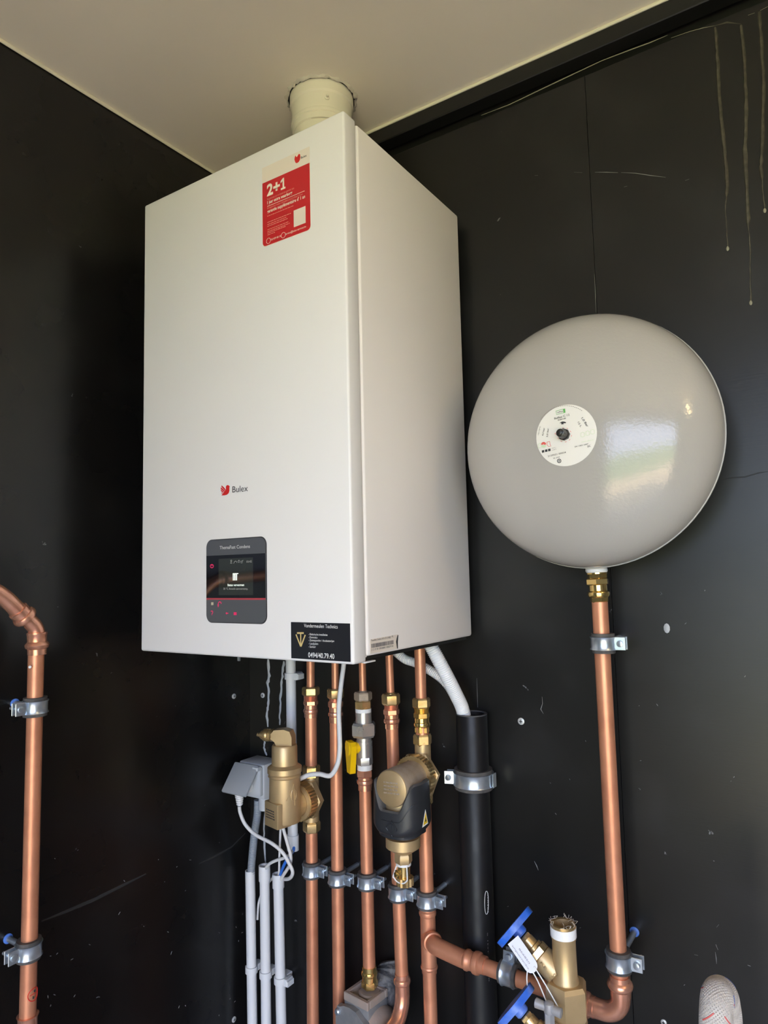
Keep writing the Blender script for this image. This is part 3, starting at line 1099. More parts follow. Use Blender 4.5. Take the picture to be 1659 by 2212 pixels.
dt('Reflex C 12', (635, 432), (935, 352), 0.0031, bold=0.01)
dt('8280100', (702, 456), (862, 418), 0.0020, bold=0.01)
dt('reflex', (682, 302), (805, 275), 0.0019, bold=0.01)
dline('brand_frame', [(660, 258), (840, 215), (850, 290), (672, 330)], 0.0005, 'print_green', True)
MB().prism([on_dome(D(u, v), 0.0011) for u, v in ((802, 222), (842, 214), (850, 288), (814, 296))], NY, 0.0001).build('brand_block', 'print_green', label, 0)
dt('1,0 Bar', (1165, 405), (1280, 582), 0.0030, bold=0.012)
dt('12 L', (1095, 488), (1150, 585), 0.0026, bold=0.01)
dt('-10/+70°C', (315, 752), (358, 565), 0.0020)
dt('4,3 bar', (408, 755), (440, 598), 0.0024, bold=0.01)
dt('3,0 bar', (500, 782), (520, 605), 0.0024, bold=0.01)
dt('2159521 00024', (500, 1175), (860, 1095), 0.0024, bold=0.01)
dt('06 2020', (608, 1212), (738, 1184), 0.0018)
dt('EN 13831:2007', (1040, 985), (1305, 925), 0.0018, bold=0.01)
dt('www.reflex.de', (1170, 890), (1410, 840), 0.0018, 'print_palegreen')
dt('EAC', (1290, 985), (1350, 968), 0.0030, bold=0.01)
dt('-10°C /', (575, 1015), (665, 992), 0.0013)
dt('+120°C', (580, 1050), (672, 1026), 0.0013)
for x_ in (375, 440, 502):
    MB().prism([on_dome(D(u, v), 0.0011) for u, v in ((x_, 1045 - (x_ - 375) * 0.22), (x_ + 48, 1034 - (x_ - 375) * 0.22), (x_ + 54, 1080 - (x_ - 375) * 0.22), (x_ + 6, 1092 - (x_ - 375) * 0.22))], NY, 0.0001).build('warning_mark', 'print_dark', label, 0)
for cxp, cyp in ((1192, 735), (1290, 705), (1388, 675), (340, 952)):
    dline('vessel_icon', [(cxp - 34, cyp - 34), (cxp, cyp - 50), (cxp + 34, cyp - 40), (cxp + 36, cyp + 30), (cxp, cyp + 42), (cxp - 34, cyp + 36)], 0.0005, 'print_palegreen', True)
dline('pressure_icon', circ(415, 930, 32, 180, 360), 0.0030, 'print_redline')
dline('pressure_icon', circ(415, 938, 30, 0, 180), 0.0030, 'print_palegreen')
dline('vessel_icon', [(482, 880), (540, 868), (545, 920), (560, 960), (520, 968), (490, 945)], 0.0006, 'print_redline', True)
dline('ring_mark', circ(722, 1252, 36), 0.0010, 'print_dark', True)
MB().prism([on_dome(D(u, v), 0.0011) for u, v in circ(722, 1252, 14)[:-1]], NY, 0.0001).build('ring_mark', 'print_dark', label, 0)
dline('warning_triangle', [(640, 712), (696, 680), (696, 748)], 0.0005, 'print_redline', True)
for k in range(10):
    a0 = k * 36
    dline('dashed_ring', circ(832, 738, 142, a0, a0 + 14, 3), 0.0005, 'print_redline')
MB().prism([on_dome(D(u, v), 0.0011) for u, v in ((735, 505), (770, 478), (800, 470), (840, 475), (870, 490), (848, 508), (815, 500), (818, 525), (770, 528), (772, 500))], NY, 0.0001).build('tap_mark', 'print_dark', label, 0)
# small curved maker line along the upper edge
for k in range(26):
    a = math.radians(148 - k * 3.6)
    P0 = D(*c5(0, 0)) if False else None
    q = [(850 + 585 * math.cos(a + da), 738 - 585 * math.sin(a + da)) for da in (0.0, -0.04)]
    dline('fine_print', q, 0.0006, 'barcode_grey')
# valve in the middle
vc = on_dome(D(832, 735), 0.0)
va = Vector((0, -1, 0))
vm = MB()
vm.hexn(vc + va * 0.0005, vc + va * 0.006, 0.0078, n=8)
vm.build('valve_nut', 'valve_black', tank)
MB().lathe([(0, 0.0062), (0.004, 0.0062), (0.010, 0.0055), (0.013, 0.0052), (0.0135, 0.0035), (0.0165, 0.0035), (0.017, 0.002)], vc + va * 0.005, va, 20).build('valve_cap', 'valve_black', tank)

# stub and tape under the tank
TPD = 0.085
tp_x = aty(1289, 1240, -TPD).x
zt = lambda v: aty(1292, v, -TPD).z
MB().cyl((tp_x, -TPD, TZ - TR + 0.012), (tp_x, -TPD, zt(1236)), 0.0125, 24).build('threaded_stub', 'tank_grey', tank)
MB().lathe([(0, 0.0132), (0.003, 0.0152), (0.007, 0.0148), (zt(1224) - zt(1238), 0.013)], (tp_x, -TPD, zt(1238)), UP, 24).build('sealing_tape', 'tape_white', tank)


# ================================================================== pipe fittings
def seg_z(axis_x, d, v):
    """height for image row v on a vertical line at x, depth d"""
    # find the column iteratively
    u = 829.5
    for _ in range(6):
        P = aty(u, v, -d)
        # move u so that x matches
        du = (axis_x - P.x) / max(mpp(P), 1e-6) * 0.85
        u += du
    return aty(u, v, -d).z


class Pipe:
    """vertical pipe on the boiler wall: top and bottom pixel on its axis at depth d"""
    def __init__(self, top, bot, d):
        self.d = d
        self.A = aty(*top, -d)
        self.B = aty(*bot, -d)

    def at(self, v):
        # intersect the image row with the axis line
        lo, hi = -0.6, 1.6
        def row(t_):
            P = self.A.lerp(self.B, t_)
            q = RM.transposed() @ (P - CAM)
            return H_PX / 2 - F_PX * q.y / -q.z
        for _ in range(40):
            m = (lo + hi) / 2
            if row(m) < v:
                lo = m
            else:
                hi = m
        return self.A.lerp(self.B, lo)


def fit(pipe, parent, name, material, segs):
    """segs: (kind, v0, v1, radius px)"""
    mb = MB()
    for kind, v0, v1, rpx in segs:
        a, b = pipe.at(v0), pipe.at(v1)
        r = rpx * mpp(a)
        if kind == 'cyl':
            mb.cyl(a, b, r, 24)
        elif kind == 'hex':
            mb.hexn(a, b, r, twist=0.35)
        elif kind == 'hex2':
            mb.hexn(a, b, r, twist=0.0)
        elif kind == 'bead':
            L = (b - a).length
            mb.lathe([(0, r * 0.8), (L * 0.2, r * 0.95), (L * 0.5, r), (L * 0.8, r * 0.95), (L, r * 0.8)], a, b - a, 28)
        elif kind == 'thread':
            L = (b - a).length
            k = max(3, int(L / 0.0012))
            prof = []
            for i in range(k):
                prof += [(L * i / k, r), (L * (i + 0.5) / k, r * 0.94)]
            mb.lathe(prof + [(L, r)], a, b - a, 24)
        elif kind == 'dome':
            L = (b - a).length
            mb.lathe([(0, r * 0.6), (L * 0.25, r * 0.82), (L * 0.6, r * 0.98), (L, r)], a, b - a, 28)
    return mb.build(name, material, parent, 30)


PD = 0.060
GROUP_P = 'copper pipes under the boiler'
ZTOP = BZ0 + 0.004


def col_tube(pipe, v0, v1, r, parent, material='copper', name='tube', to_boiler=False, extend=0.0):
    a, b = pipe.at(v0), pipe.at(v1)
    if to_boiler:
        dirv = (pipe.A - pipe.B).normalized()
        a = a + dirv * ((ZTOP - a.z) / dirv.z)
    if extend:
        dv = (b - a).normalized()
        b = b + dv * ((b.z - 0.002) / -dv.z)
    return MB().cyl(a, b, r, 28).build(name, material, parent, 40)


# ---- pipe 1 (air separator pipe)
p1 = Pipe((671, 1450), (676, 2200), PD)
o1 = thing('copper_pipe', 'leftmost copper pipe under the boiler, carrying the brass air separator', 'pipe', p1.at(2212), GROUP_P)
col_tube(p1, 1430, 1495, 0.0076, o1, 'copper', 'upper_tube', True)
fit(p1, o1, 'compression_nut', 'brass', [('hex', 1483, 1502, 19)])
fit(p1, o1, 'press_adapter', 'copper_bright', [('thread', 1501, 1513, 15), ('hex', 1512, 1523, 16), ('cyl', 1522, 1531, 14), ('bead', 1530, 1541, 16.5), ('cyl', 1540, 1549, 14.2)])
col_tube(p1, 1540, 2205, 0.0108, o1, extend=0.12)
# ---- pipe 2
p2 = Pipe((724, 1450), (733, 2200), PD)
o2 = thing('copper_pipe', 'second copper pipe under the boiler, plain, behind the grey cable', 'pipe', p2.at(2212), GROUP_P)
col_tube(p2, 1430, 1495, 0.0066, o2, 'copper', 'upper_tube', True)
fit(p2, o2, 'compression_nut', 'brass', [('hex', 1487, 1508, 18)])
fit(p2, o2, 'press_adapter', 'copper_bright', [('thread', 1507, 1515, 14), ('hex', 1514, 1528, 16), ('cyl', 1527, 1537, 14), ('bead', 1536, 1548, 16.5), ('cyl', 1547, 1560, 14)])
col_tube(p2, 1550, 2205, 0.0109, o2, extend=0.12)
# ---- pipe 3 (gas)
p3 = Pipe((783, 1450), (797, 2060), PD)
o3 = thing('gas_pipe', 'middle copper pipe under the boiler, with the yellow-lever gas valve', 'pipe', p3.at(2090), GROUP_P)
col_tube(p3, 1432, 1500, 0.0064, o3, 'copper', 'upper_tube', True)
fit(p3, o3, 'compression_nut', 'brass_dusty', [('dome', 1490, 1497, 10), ('hex', 1494, 1513, 19.5)])
fit(p3, o3, 'brass_collar', 'brass', [('hex2', 1512, 1531, 19)])
fit(p3, o3, 'sealing_tape', 'tape_white', [('cyl', 1530, 1538, 17.5)])
fit(p3, o3, 'press_adapter', 'copper_bright', [('hex2', 1661, 1678, 18), ('cyl', 1677, 1684, 15), ('bead', 1682, 1694, 18), ('cyl', 1693, 1706, 15)])
fit(p3, o3, 'sealing_tape', 'tape_white', [('cyl', 1651, 1662, 16.5)])
col_tube(p3, 1700, 2095, 0.0107, o3)
fit(p3, o3, 'press_socket', 'brass_bright', [('cyl', 2086, 2096, 15.5), ('bead', 2094, 2108, 18), ('cyl', 2106, 2118, 16), ('hex', 2116, 2133, 18)])
gv = thing('gas_valve', 'chrome ball valve with yellow lever on the gas pipe', 'valve', p3.at(1651))
fit(p3, gv, 'upper_sleeve', 'chrome', [('cyl', 1537, 1564, 17.5)])
fit(p3, gv, 'union_nut', 'chrome', [('hex2', 1560, 1591, 27.5)])
fit(p3, gv, 'valve_body', 'chrome', [('cyl', 1588, 1602, 16), ('cyl', 1600, 1634, 18), ('hex', 1631, 1653, 18)])
# lever
vb = p3.at(1613)
ld = Vector((-0.55, -0.84, 0)).normalized()
MB().lathe([(0, 0.010), (0.012, 0.010), (0.013, 0.0125), (0.022, 0.0125), (0.024, 0.010)], vb + ld * 0.008, ld, 24).build('lever_hub', 'lever_yellow', gv)
side = ld.cross(UP).normalized()


def lev(a, w):
    c = vb + ld * 0.026 + UP * a
    return [c - side * w, c + side * w]


lv = MB()
hp = [(0.012, 0.0105), (0.006, 0.0150), (-0.008, 0.0138), (-0.040, 0.0080), (-0.041, 0.0070)]
poly = [vb + ld * 0.020 + UP * a - side * w for a, w in hp] + [vb + ld * 0.020 + UP * a + side * w for a, w in reversed(hp)]
lv.prism(poly, ld, 0.010)
lv.build('lever', 'lever_yellow', gv, 20)
MB().lathe([(0, 0.0038), (0.0015, 0.0038), (0.002, 0.002)], vb + ld * 0.0291 + UP * 0.002, ld, 14).build('lever_screw', 'zinc', gv)
text('GAS', vb + side * 0.0 + ld * 0.0292 - UP * 0.010 + side * 0.0, vb + ld * 0.0292 - UP * 0.030, ld, 0.004, 'lever_yellow', gv, 'embossed_lettering')

# ---- pipe 4
p4 = Pipe((842, 1450), (867, 2080), PD)
o4 = thing('copper_pipe', 'fourth copper pipe under the boiler, ending in an elbow beside the gas regulator', 'pipe', p4.at(2190), GROUP_P)
col_tube(p4, 1420, 1510, 0.0066, o4, 'copper', 'upper_tube', True)
fit(p4, o4, 'compression_nut', 'brass', [('dome', 1494, 1500, 11), ('hex', 1498, 1522, 20)])
fit(p4, o4, 'press_adapter', 'copper_bright', [('thread', 1520, 1532, 16), ('hex', 1531, 1544, 17.5), ('cyl', 1543, 1552, 15.5), ('bead', 1550, 1563, 18), ('cyl', 1562, 1573, 15)])
col_tube(p4, 1565, 2110, 0.0107, o4)
fit(p4, o4, 'press_collar', 'copper_bright', [('cyl', 2102, 2112, 15.5), ('bead', 2110, 2126, 19), ('cyl', 2124, 2138, 16)])
e0 = p4.at(2130)
eb = MB()
out = Vector((-0.10, -0.93, -0.36)).normalized()
epts = [e0, e0 + Vector((0, 0, -0.014)), e0 + Vector((0, -0.004, -0.030)), e0 + Vector((0, -0.016, -0.044)), e0 + Vector((-0.002, -0.032, -0.052)), e0 + Vector((-0.002, -0.032, -0.052)) + out * 0.012]
eb.tube(epts, 0.0122, 20, 8)
eb.build('elbow', 'copper_bright', o4, 60)
ee = epts[-1]
MB().lathe([(0, 0.0125), (0.003, 0.0155), (0.007, 0.0162), (0.011, 0.0155), (0.013, 0.0128), (0.022, 0.0128)], ee - out * 0.004, out, 28).build('press_collar', 'copper', o4, 50)
MB().tube([ee, ee + out * 0.05, ee + out * 0.10, ee + out * 0.135 + UP * -0.012, ee + out * 0.15 + UP * -0.05, Vector((ee.x - 0.015, ee.y - 0.14, 0.3)), Vector((ee.x - 0.015, ee.y - 0.14, 0.004))], 0.0108, 24, 6).build('outlet_tube', 'copper', o4, 60)

# ---- pipe 5 (dirt separator pipe, tee)
p5 = Pipe((908, 1450), (930, 2180), PD)
o5 = thing('copper_pipe', 'rightmost copper pipe under the boiler, carrying the dirt separator and a tee', 'pipe', p5.at(2212), GROUP_P)
col_tube(p5, 1400, 1520, 0.0092, o5, 'copper', 'upper_tube', True)
fit(p5, o5, 'compression_nut', 'brass', [('hex', 1507, 1529, 19.5)])
fit(p5, o5, 'press_adapter', 'brass_bright', [('thread', 1528, 1539, 17), ('hex', 1538, 1551, 17.5), ('cyl', 1550, 1560, 16), ('bead', 1558, 1570, 18.5), ('hex', 1569, 1583, 16)])
col_tube(p5, 1570, 1600, 0.0108, o5, 'copper', 'tube')
col_tube(p5, 1735, 1965, 0.0110, o5, 'copper', 'tube')
fit(p5, o5, 'tee', 'copper', [('cyl', 1958, 1966, 16), ('bead', 1964, 1979, 19), ('cyl', 1977, 2087, 16.5), ('bead', 2082, 2094, 18.5), ('cyl', 2092, 2101, 16)])
col_tube(p5, 2095, 2205, 0.0109, o5, extend=0.12)

# branch run to the expansion vessel
HD = 0.085
hz0 = aty(1080, 2096, -HD).z
tz = hz0 + 0.004
tee_c = p5.at(2036)
tee_c = Vector((tee_c.x, tee_c.y, tz))
run_o = thing('vessel_pipe', 'copper pipe run from the tee up to the grey expansion vessel', 'pipe', (aty(1333, 2000, -HD).x, -HD, hz0))
bd = Vector((0.74, -0.67, 0)).normalized()
ha = Vector((aty(1010, 2065, -HD).x, -HD, hz0))
MB().tube([tee_c, tee_c + bd * 0.024, tee_c + bd * 0.034 + Vector((0.004, 0, 0)), ha + Vector((-0.012, 0, 0)), ha + Vector((0.004, 0, 0))], 0.0128, 24, 6).build('elbow', 'copper', run_o, 60)
MB().lathe([(0, 0.0130), (0.002, 0.0148), (0.005, 0.0150), (0.008, 0.0132), (0.014, 0.0130), (0.016, 0.0155), (0.020, 0.0162), (0.024, 0.0155), (0.026, 0.0128), (0.034, 0.0126)], ha + Vector((-0.004, 0, 0)), Vector((1, 0, 0)), 28).build('press_collar', 'copper', run_o, 40)
MB().lathe([(0, 0.0134), (0.002, 0.0152), (0.005, 0.0158), (0.008, 0.0150), (0.009, 0.0130)], tee_c + bd * 0.016, bd, 28).build('press_collar', 'copper', run_o, 40)
vx = aty(1333, 2000, -HD).x
vtop = Vector((aty(1297, 1330, -HD).x, -HD, zt(1300)))
ER = 0.024
MB().cyl(ha, (vx - ER - 0.006, -HD, hz0 - 0.009), 0.0110, 28).build('tube', 'copper', run_o)
hz1 = hz0 - 0.009
corner = []
for k in range(9):
    a = math.radians(-90 + 90 * k / 8)
    corner.append(Vector((vx - ER + ER * math.cos(a), -HD, hz1 + ER + ER * math.sin(a))))
corner = [Vector((vx - ER - 0.014, -HD, hz1))] + corner + [Vector((vx, -HD, hz1 + ER + 0.012))]
MB().tube(corner, 0.0127, 24, 0).build('elbow', 'copper_bright', run_o, 60)
MB().lathe([(0, 0.0132), (0.004, 0.0134), (0.006, 0.0160), (0.010, 0.0172), (0.014, 0.0160), (0.016, 0.0134), (0.022, 0.0134)], (vx - ER - 0.034, -HD, hz1), (1, 0, 0), 28).build('press_collar', 'copper_bright', run_o, 40)
MB().lathe([(0, 0.0134), (0.008, 0.0134), (0.010, 0.0158), (0.014, 0.0172), (0.018, 0.0158), (0.020, 0.0134), (0.026, 0.0132)], (vx, -HD, hz1 + ER + 0.002), (0, 0, 1), 28).build('press_collar', 'copper_bright', run_o, 40)
MB().cyl((vx, -HD, hz1 + ER + 0.02), vtop, 0.0110, 28).build('tube', 'copper', run_o)
pt = Pipe((1289, 1236), (1297, 1330), TPD)
fit(pt, run_o, 'brass_adapter', 'brass_bright', [('cyl', 1237, 1240, 22), ('hex2', 1239, 1250, 21), ('hex', 1249, 1264, 24.5), ('cyl', 1263, 1279, 19), ('bead', 1276, 1291, 23.5), ('hex2', 1289, 1301, 19.5)])


# ================================================================== clamps
def clamp(label, C, axis, wall, lug, r, wall_dist, plug=False, group='zinc pipe clamps with rubber lining', both=False, scale=1.0):
    C = Vector(C)
    ax, wd, lg = Vector(axis).normalized(), Vector(wall).normalized(), Vector(lug).normalized()
    t_ = thing('pipe_clamp', label, 'pipe clamp', C, group)
    h2, h1 = 0.0135 * scale, 0.0078 * scale
    MB().ring(C - ax * h2, C + ax * h2, r - 0.0004, r + 0.0050, 36).build('rubber_lining', 'rubber', t_, 40)
    b = MB()
    prof = [(-h1 - 0.001, r + 0.0044), (-h1 - 0.001, r + 0.0072), (-h1 + 0.002, r + 0.0058), (h1 - 0.002, r + 0.0058), (h1 + 0.001, r + 0.0072), (h1 + 0.001, r + 0.0044), (-h1 - 0.001, r + 0.0044)]
    b.lathe(prof, C, ax, 40, cap=False)
    b.build('band', 'zinc', t_, 40)
    sides = (1, -1) if both else (1,)
    for s in sides:
        L = lg * s
        e = C + L * (r + 0.012)
        for off, dz in ((-0.004, 0.0), (0.006, 0.0)):
            lb = MB()
            R = Matrix((L, wd, ax)).transposed()
            lb.box(e + wd * off, (0.016, 0.0016, 2.3 * h1), R, 0.0005, 1)
            lb.build('lug', 'zinc', t_, 30)
        sc = MB()
        sc.lathe([(-0.0035, 0.0022), (-0.003, 0.0042), (0.0, 0.0046), (0.0005, 0.0024), (0.026, 0.0024), (0.0265, 0.0015)], e - wd * 0.0055 + L * 0.001, wd, 16)
        sc.build('clamp_screw', 'zinc', t_, 40)
    rod = MB()
    rod.hexn(C + wd * (r + 0.005), C + wd * (r + 0.014), 0.0065)
    rod.cyl(C + wd * (r + 0.012), C + wd * wall_dist, 0.0042, 14)
    rod.build('standoff', 'zinc', t_, 40)
    if plug:
        MB().lathe([(-0.0003, 0.0068), (0.0015, 0.0068), (0.0022, 0.0055), (0.0022, 0.004)], C + wd * wall_dist, -wd, 20).build('wall_plug', 'plug_blue', t_, 40)
    return t_


WY = (0, 1, 0)
PX = (1, 0, 0)
for (pp, v, lab_) in ((p1, 1877, 'leftmost of the row of five zinc pipe clamps, below the air separator'),
                      (p2, 1894, 'second zinc pipe clamp from the left in the row of five'),
                      (p3, 1901, 'zinc pipe clamp on the gas pipe, middle of the row of five'),
                      (p4, 1925, 'zinc pipe clamp just below the dirt separator drain cap'),
                      (p5, 1941, 'zinc pipe clamp just above the copper tee')):
    clamp(lab_, pp.at(v), (0, 0, 1), WY, PX, 0.0109, PD)
clamp('zinc pipe clamp on the vessel pipe just under the grey vessel', (aty(1303, 1389, -HD).x, -HD, aty(1303, 1389, -HD).z), (0, 0, 1), WY, (1, 0.1, 0), 0.011, HD, False)
clamp('zinc pipe clamp with blue wall plug low on the vessel pipe', (aty(1337, 2073, -HD).x, -HD, aty(1337, 2073, -HD).z), (0, 0, 1), WY, (1, 0.1, 0), 0.011, HD, True)
clamp('zinc pipe clamp on the horizontal copper pipe behind the paper tag', (aty(1100, 2104, -HD).x, -HD, hz0 - 0.0005), (1, 0, 0), WY, (0, 0.2, 1), 0.011, HD)

# ================================================================== left pipe
LX = 0.055
lp_t = atx(78, 1440, LX)
lp_b = atx(60, 2200, LX)
lo = thing('copper_pipe', 'copper pipe on the left wall bending left at its top', 'pipe', lp_b)
MB().cyl(atx(78.5, 1395, LX), lp_b + (lp_b - lp_t).normalized() * (lp_b.z - 0.004), 0.0110, 28).build('tube', 'copper', lo)
A0 = atx(80, 1408, LX)
A1 = atx(80, 1382, LX)
yv = Vector((0, -1, 0))
d45 = Vector((0, -0.72, 0.69)).normalized()
B0 = A1 + Vector((0, -0.010, 0.026))
MB().tube([A1 - UP * 0.004, A1 + UP * 0.008, A1 + Vector((0, -0.003, 0.018)), B0, B0 + d45 * 0.010], 0.0112, 24, 6).build('elbow', 'copper_bright', lo, 60)
MB().lathe([(-0.004, 0.0130), (0.004, 0.0130), (0.006, 0.0155), (0.010, 0.0168), (0.013, 0.0155), (0.015, 0.0132), (0.024, 0.0134), (0.025, 0.0142), (0.028, 0.0142), (0.029, 0.0114)], A0, A1 - A0 + UP * 0.001, 28).build('press_collar', 'copper_bright', lo, 40)
C0 = B0 + d45 * 0.008
MB().lathe([(0, 0.0118), (0.001, 0.0162), (0.005, 0.0176), (0.009, 0.0162), (0.010, 0.0138), (0.014, 0.0136), (0.0145, 0.0146), (0.019, 0.0146), (0.020, 0.0130)], C0, d45, 28).build('press_collar', 'copper_bright', lo, 40)
C1 = C0 + d45 * 0.018
C2_ = C1 + d45 * 0.030
C3_ = C2_ + Vector((0, -0.020, 0.012))
MB().tube([C1, C2_, C3_, C3_ + Vector((0, -0.016, 0.004))], 0.0118, 24, 6).build('elbow', 'copper_bright', lo, 60)
C4_ = C3_ + Vector((0, -0.012, 0.003))
MB().lathe([(0, 0.0130), (0.006, 0.0132), (0.008, 0.0162), (0.012, 0.0174), (0.016, 0.0162), (0.018, 0.0132), (0.026, 0.0130)], C4_, (0, -1, 0.12), 28).build('press_collar', 'copper_bright', lo, 40)
MB().cyl(C4_ + Vector((0, -0.015, 0.002)), C4_ + Vector((0, -0.45, 0.02)), 0.0110, 24).build('tube', 'copper', lo)
MB().lathe([(0, 0.0145), (0.004, 0.0128), (0.03, 0.0128), (0.033, 0.015), (0.04, 0.015)], atx(60, 2192, LX), -UP, 28).build('press_collar', 'copper_bright', lo, 40)
ms = atx(64, 1441, LX + 0.009)
MB().lathe([(0, 0.0022), (0.0008, 0.0014)], atx(64.5, 1441, LX + 0.0088), Vector((0.80, -0.60, 0)), 10).build('paint_spot', 'tape_white', lo)
# red round marking printed on the tube
mc = atx(72, 2147, LX + 0.0095)
nd = Vector((0.72, -0.69, 0)).normalized()
sdv = UP.cross(nd).normalized()
axl = Vector((LX, lp_b.y, mc.z))
cang = math.atan2(mc.y - axl.y, mc.x - axl.x)
P = []
for k in range(21):
    a = 2 * math.pi * k / 20
    th_ = cang + 0.0085 * math.cos(a) / 0.0112
    P.append(Vector((axl.x + 0.0113 * math.cos(th_), axl.y + 0.0113 * math.sin(th_), mc.z + 0.0085 * math.sin(a))))
MB().tube(P, 0.0006, 6, 0).build('red_mark', 'red_marker', lo)
P = [Vector((axl.x + 0.0113 * math.cos(cang + q), axl.y + 0.0113 * math.sin(cang + q), mc.z + zq)) for q, zq in ((-0.55, 0.0), (0.0, 0.001), (0.55, 0.0))]
MB().tube(P, 0.0005, 6, 4).build('red_mark', 'red_marker', lo)
for q, zq in ((0.05, 0.004), (-0.1, -0.004)):
    MB().box((axl.x + 0.0112 * math.cos(cang + q), axl.y + 0.0112 * math.sin(cang + q), mc.z + zq), (0.001, 0.002, 0.003), Matrix.Rotation(cang, 3, 'Z')).build('red_mark', 'print_dark', lo, 0)
clamp('zinc pipe clamp high on the left wall pipe', atx(76, 1526, LX), (0, 0, 1), (-1, 0, 0), (0, -1, 0), 0.0112, LX, True)
clamp('zinc pipe clamp low on the left wall pipe', atx(62, 2050, LX), (0, 0, 1), (-1, 0, 0), (0, -1, 0), 0.0112, LX, True)

# ================================================================== drain pipe and hoses
DD = 0.030
dx = aty(1021, 1620, -DD).x
dz_top = aty(1021, 1541, -DD).z
dr_o = thing('drain_pipe', 'thick black plastic drain pipe with an open top', 'pipe', (dx, -DD, 0.0))
dm = MB()
Lp = dz_top - 0.002
dm.lathe([(0, 0.0255), (Lp - 0.001, 0.0255), (Lp, 0.0250), (Lp, 0.0220), (Lp - 0.12, 0.0215), (Lp - 0.121, 0.001)], (dx, -DD, 0.002), UP, 48, cap=False)
dm.build('tube', 'drain_black', dr_o, 40)
MB().ring((dx, -DD, dz_top - 0.0012), (dx, -DD, dz_top + 0.0004), 0.0218, 0.0257, 48).build('cut_edge', 'drain_edge', dr_o)
# printed oval and lettering on the pipe
def on_drain(u, v):
    d = ray(u, v)
    # intersect ray with vertical cylinder
    ox, oy = CAM.x - dx, CAM.y + DD
    A_ = d.x ** 2 + d.y ** 2
    B_ = 2 * (ox * d.x + oy * d.y)
    C_ = ox * ox + oy * oy - 0.0257 ** 2
    disc = max(B_ * B_ - 4 * A_ * C_, 0)
    t_ = (-B_ - math.sqrt(disc)) / (2 * A_)
    return CAM + d * t_


P = []
for k in range(29):
    a = 2 * math.pi * k / 28
    ex_ = math.copysign(abs(math.cos(a)) ** 0.8, math.cos(a)) * 4
    P.append(on_drain(1051 + ex_, 1950 + 25 * math.sin(a)))
MB().tube(P, 0.0005, 6, 0).build('printed_oval', 'print_grey', dr_o)
a_, b_ = on_drain(1052.5, 1930), on_drain(1053.0, 1971)
nn = Vector((a_.x - dx, a_.y + DD, 0)).normalized()
text('WAVIN', a_, b_, nn, 0.0030, 'print_grey', dr_o, 'pipe_lettering', 0.01, 0.0003)
a_, b_ = on_drain(1052.0, 2015), on_drain(1055.5, 2120)
text('S 1HT 50X3,0', a_, b_, nn, 0.0020, 'barcode_grey', dr_o, 'pipe_lettering', 0.0, 0.0003)
cl_ = clamp('large zinc clamp around the black drain pipe', (dx, -DD, aty(1027, 1690, -DD - 0.02).z), (0, 0, 1), WY, (-1, -0.35, 0), 0.0258, DD, False, None, both=False, scale=1.15)
MB().box((dx + 0.0345, -DD + 0.004, cl_.location.z), (0.0022, 0.012, 0.022), None, 0.0005, 1).build('hinge_tab', 'zinc', cl_)


def corrug(name, label, path, r, material, group, pitch=0.0032):
    # even resample then ripple the radius
    mb = MB()
    mb.tube(path, r, 6, 10)
    P = mb.last_path
    Ls = [0]
    for i in range(1, len(P)):
        Ls.append(Ls[-1] + (P[i] - P[i - 1]).length)
    n = int(Ls[-1] / (pitch / 4))
    Q = []
    j = 0
    for k in range(n + 1):
        s = Ls[-1] * k / n
        while j < len(P) - 2 and Ls[j + 1] < s:
            j += 1
        t_ = (s - Ls[j]) / max(Ls[j + 1] - Ls[j], 1e-9)
        Q.append(P[j].lerp(P[j + 1], t_))
    mb2 = MB()
    mb2.tube(Q, r, 20, 0, rfun=lambda k, m: r * (1.0 if k % 4 in (0, 1) else 0.90))
    o = mb2.build(name, material, None, 80)
    return tag(o, label, 'hose', group)


HG = 'white condensate hoses'
corrug('condensate_hose', 'thick white corrugated hose entering the black drain pipe', [aty(925, 1385, -0.10), aty(944, 1420, -0.095), aty(966, 1462, -0.082), aty(985, 1500, -0.062), aty(1000, 1535, -0.042), Vector((dx - 0.004, -DD - 0.003, dz_top - 0.045))], 0.0112, 'hose_white', HG)
corrug('condensate_hose', 'thinner white corrugated hose passing behind the rightmost copper pipe', [aty(855, 1408, -0.035), aty(875, 1424, -0.035), aty(900, 1433, -0.034), aty(935, 1452, -0.034), aty(962, 1474, -0.034), aty(985, 1510, -0.030), Vector((dx + 0.002, -DD + 0.012, dz_top - 0.04))], 0.0078, 'hose_white', HG)

# ================================================================== air separator
sx_ = p1.at(1720)
SD_ = 0.132
SA = Vector((sx_.x, -SD_, 0))
sep_o = thing('air_separator', 'brass air separator with a side spout on the leftmost pipe', 'air separator', Vector((sx_.x, -PD, sx_.z)))
sz = lambda v: aty(610, v, -SD_).z
z_bot, z_ring0, z_ring1, z_up, z_top = sz(1772), sz(1676), sz(1655), sz(1607), sz(1570)
q = MB()
q.lathe([(0, 0.0262), (0.003, 0.0278), (z_ring0 - z_bot, 0.0268), (z_ring0 - z_bot + 0.002, 0.0290), (z_ring0 - z_bot + 0.005, 0.0275), (z_ring0 - z_bot + 0.008, 0.0300), (z_ring1 - z_bot, 0.0298), (z_ring1 - z_bot + 0.005, 0.0225), (z_up - z_bot - 0.003, 0.0222), (z_up - z_bot, 0.0205)], (SA.x, SA.y, z_bot), UP, 48)
q.build('body', 'brass_cast', sep_o, 40)
sp = Vector((-0.93, -0.36, 0)).normalized()
spn = sp.cross(UP)
Rm = Matrix((sp, spn, UP)).transposed()
hb_ = MB()
c0 = Vector((SA.x, SA.y, z_up)) - sp * 0.002
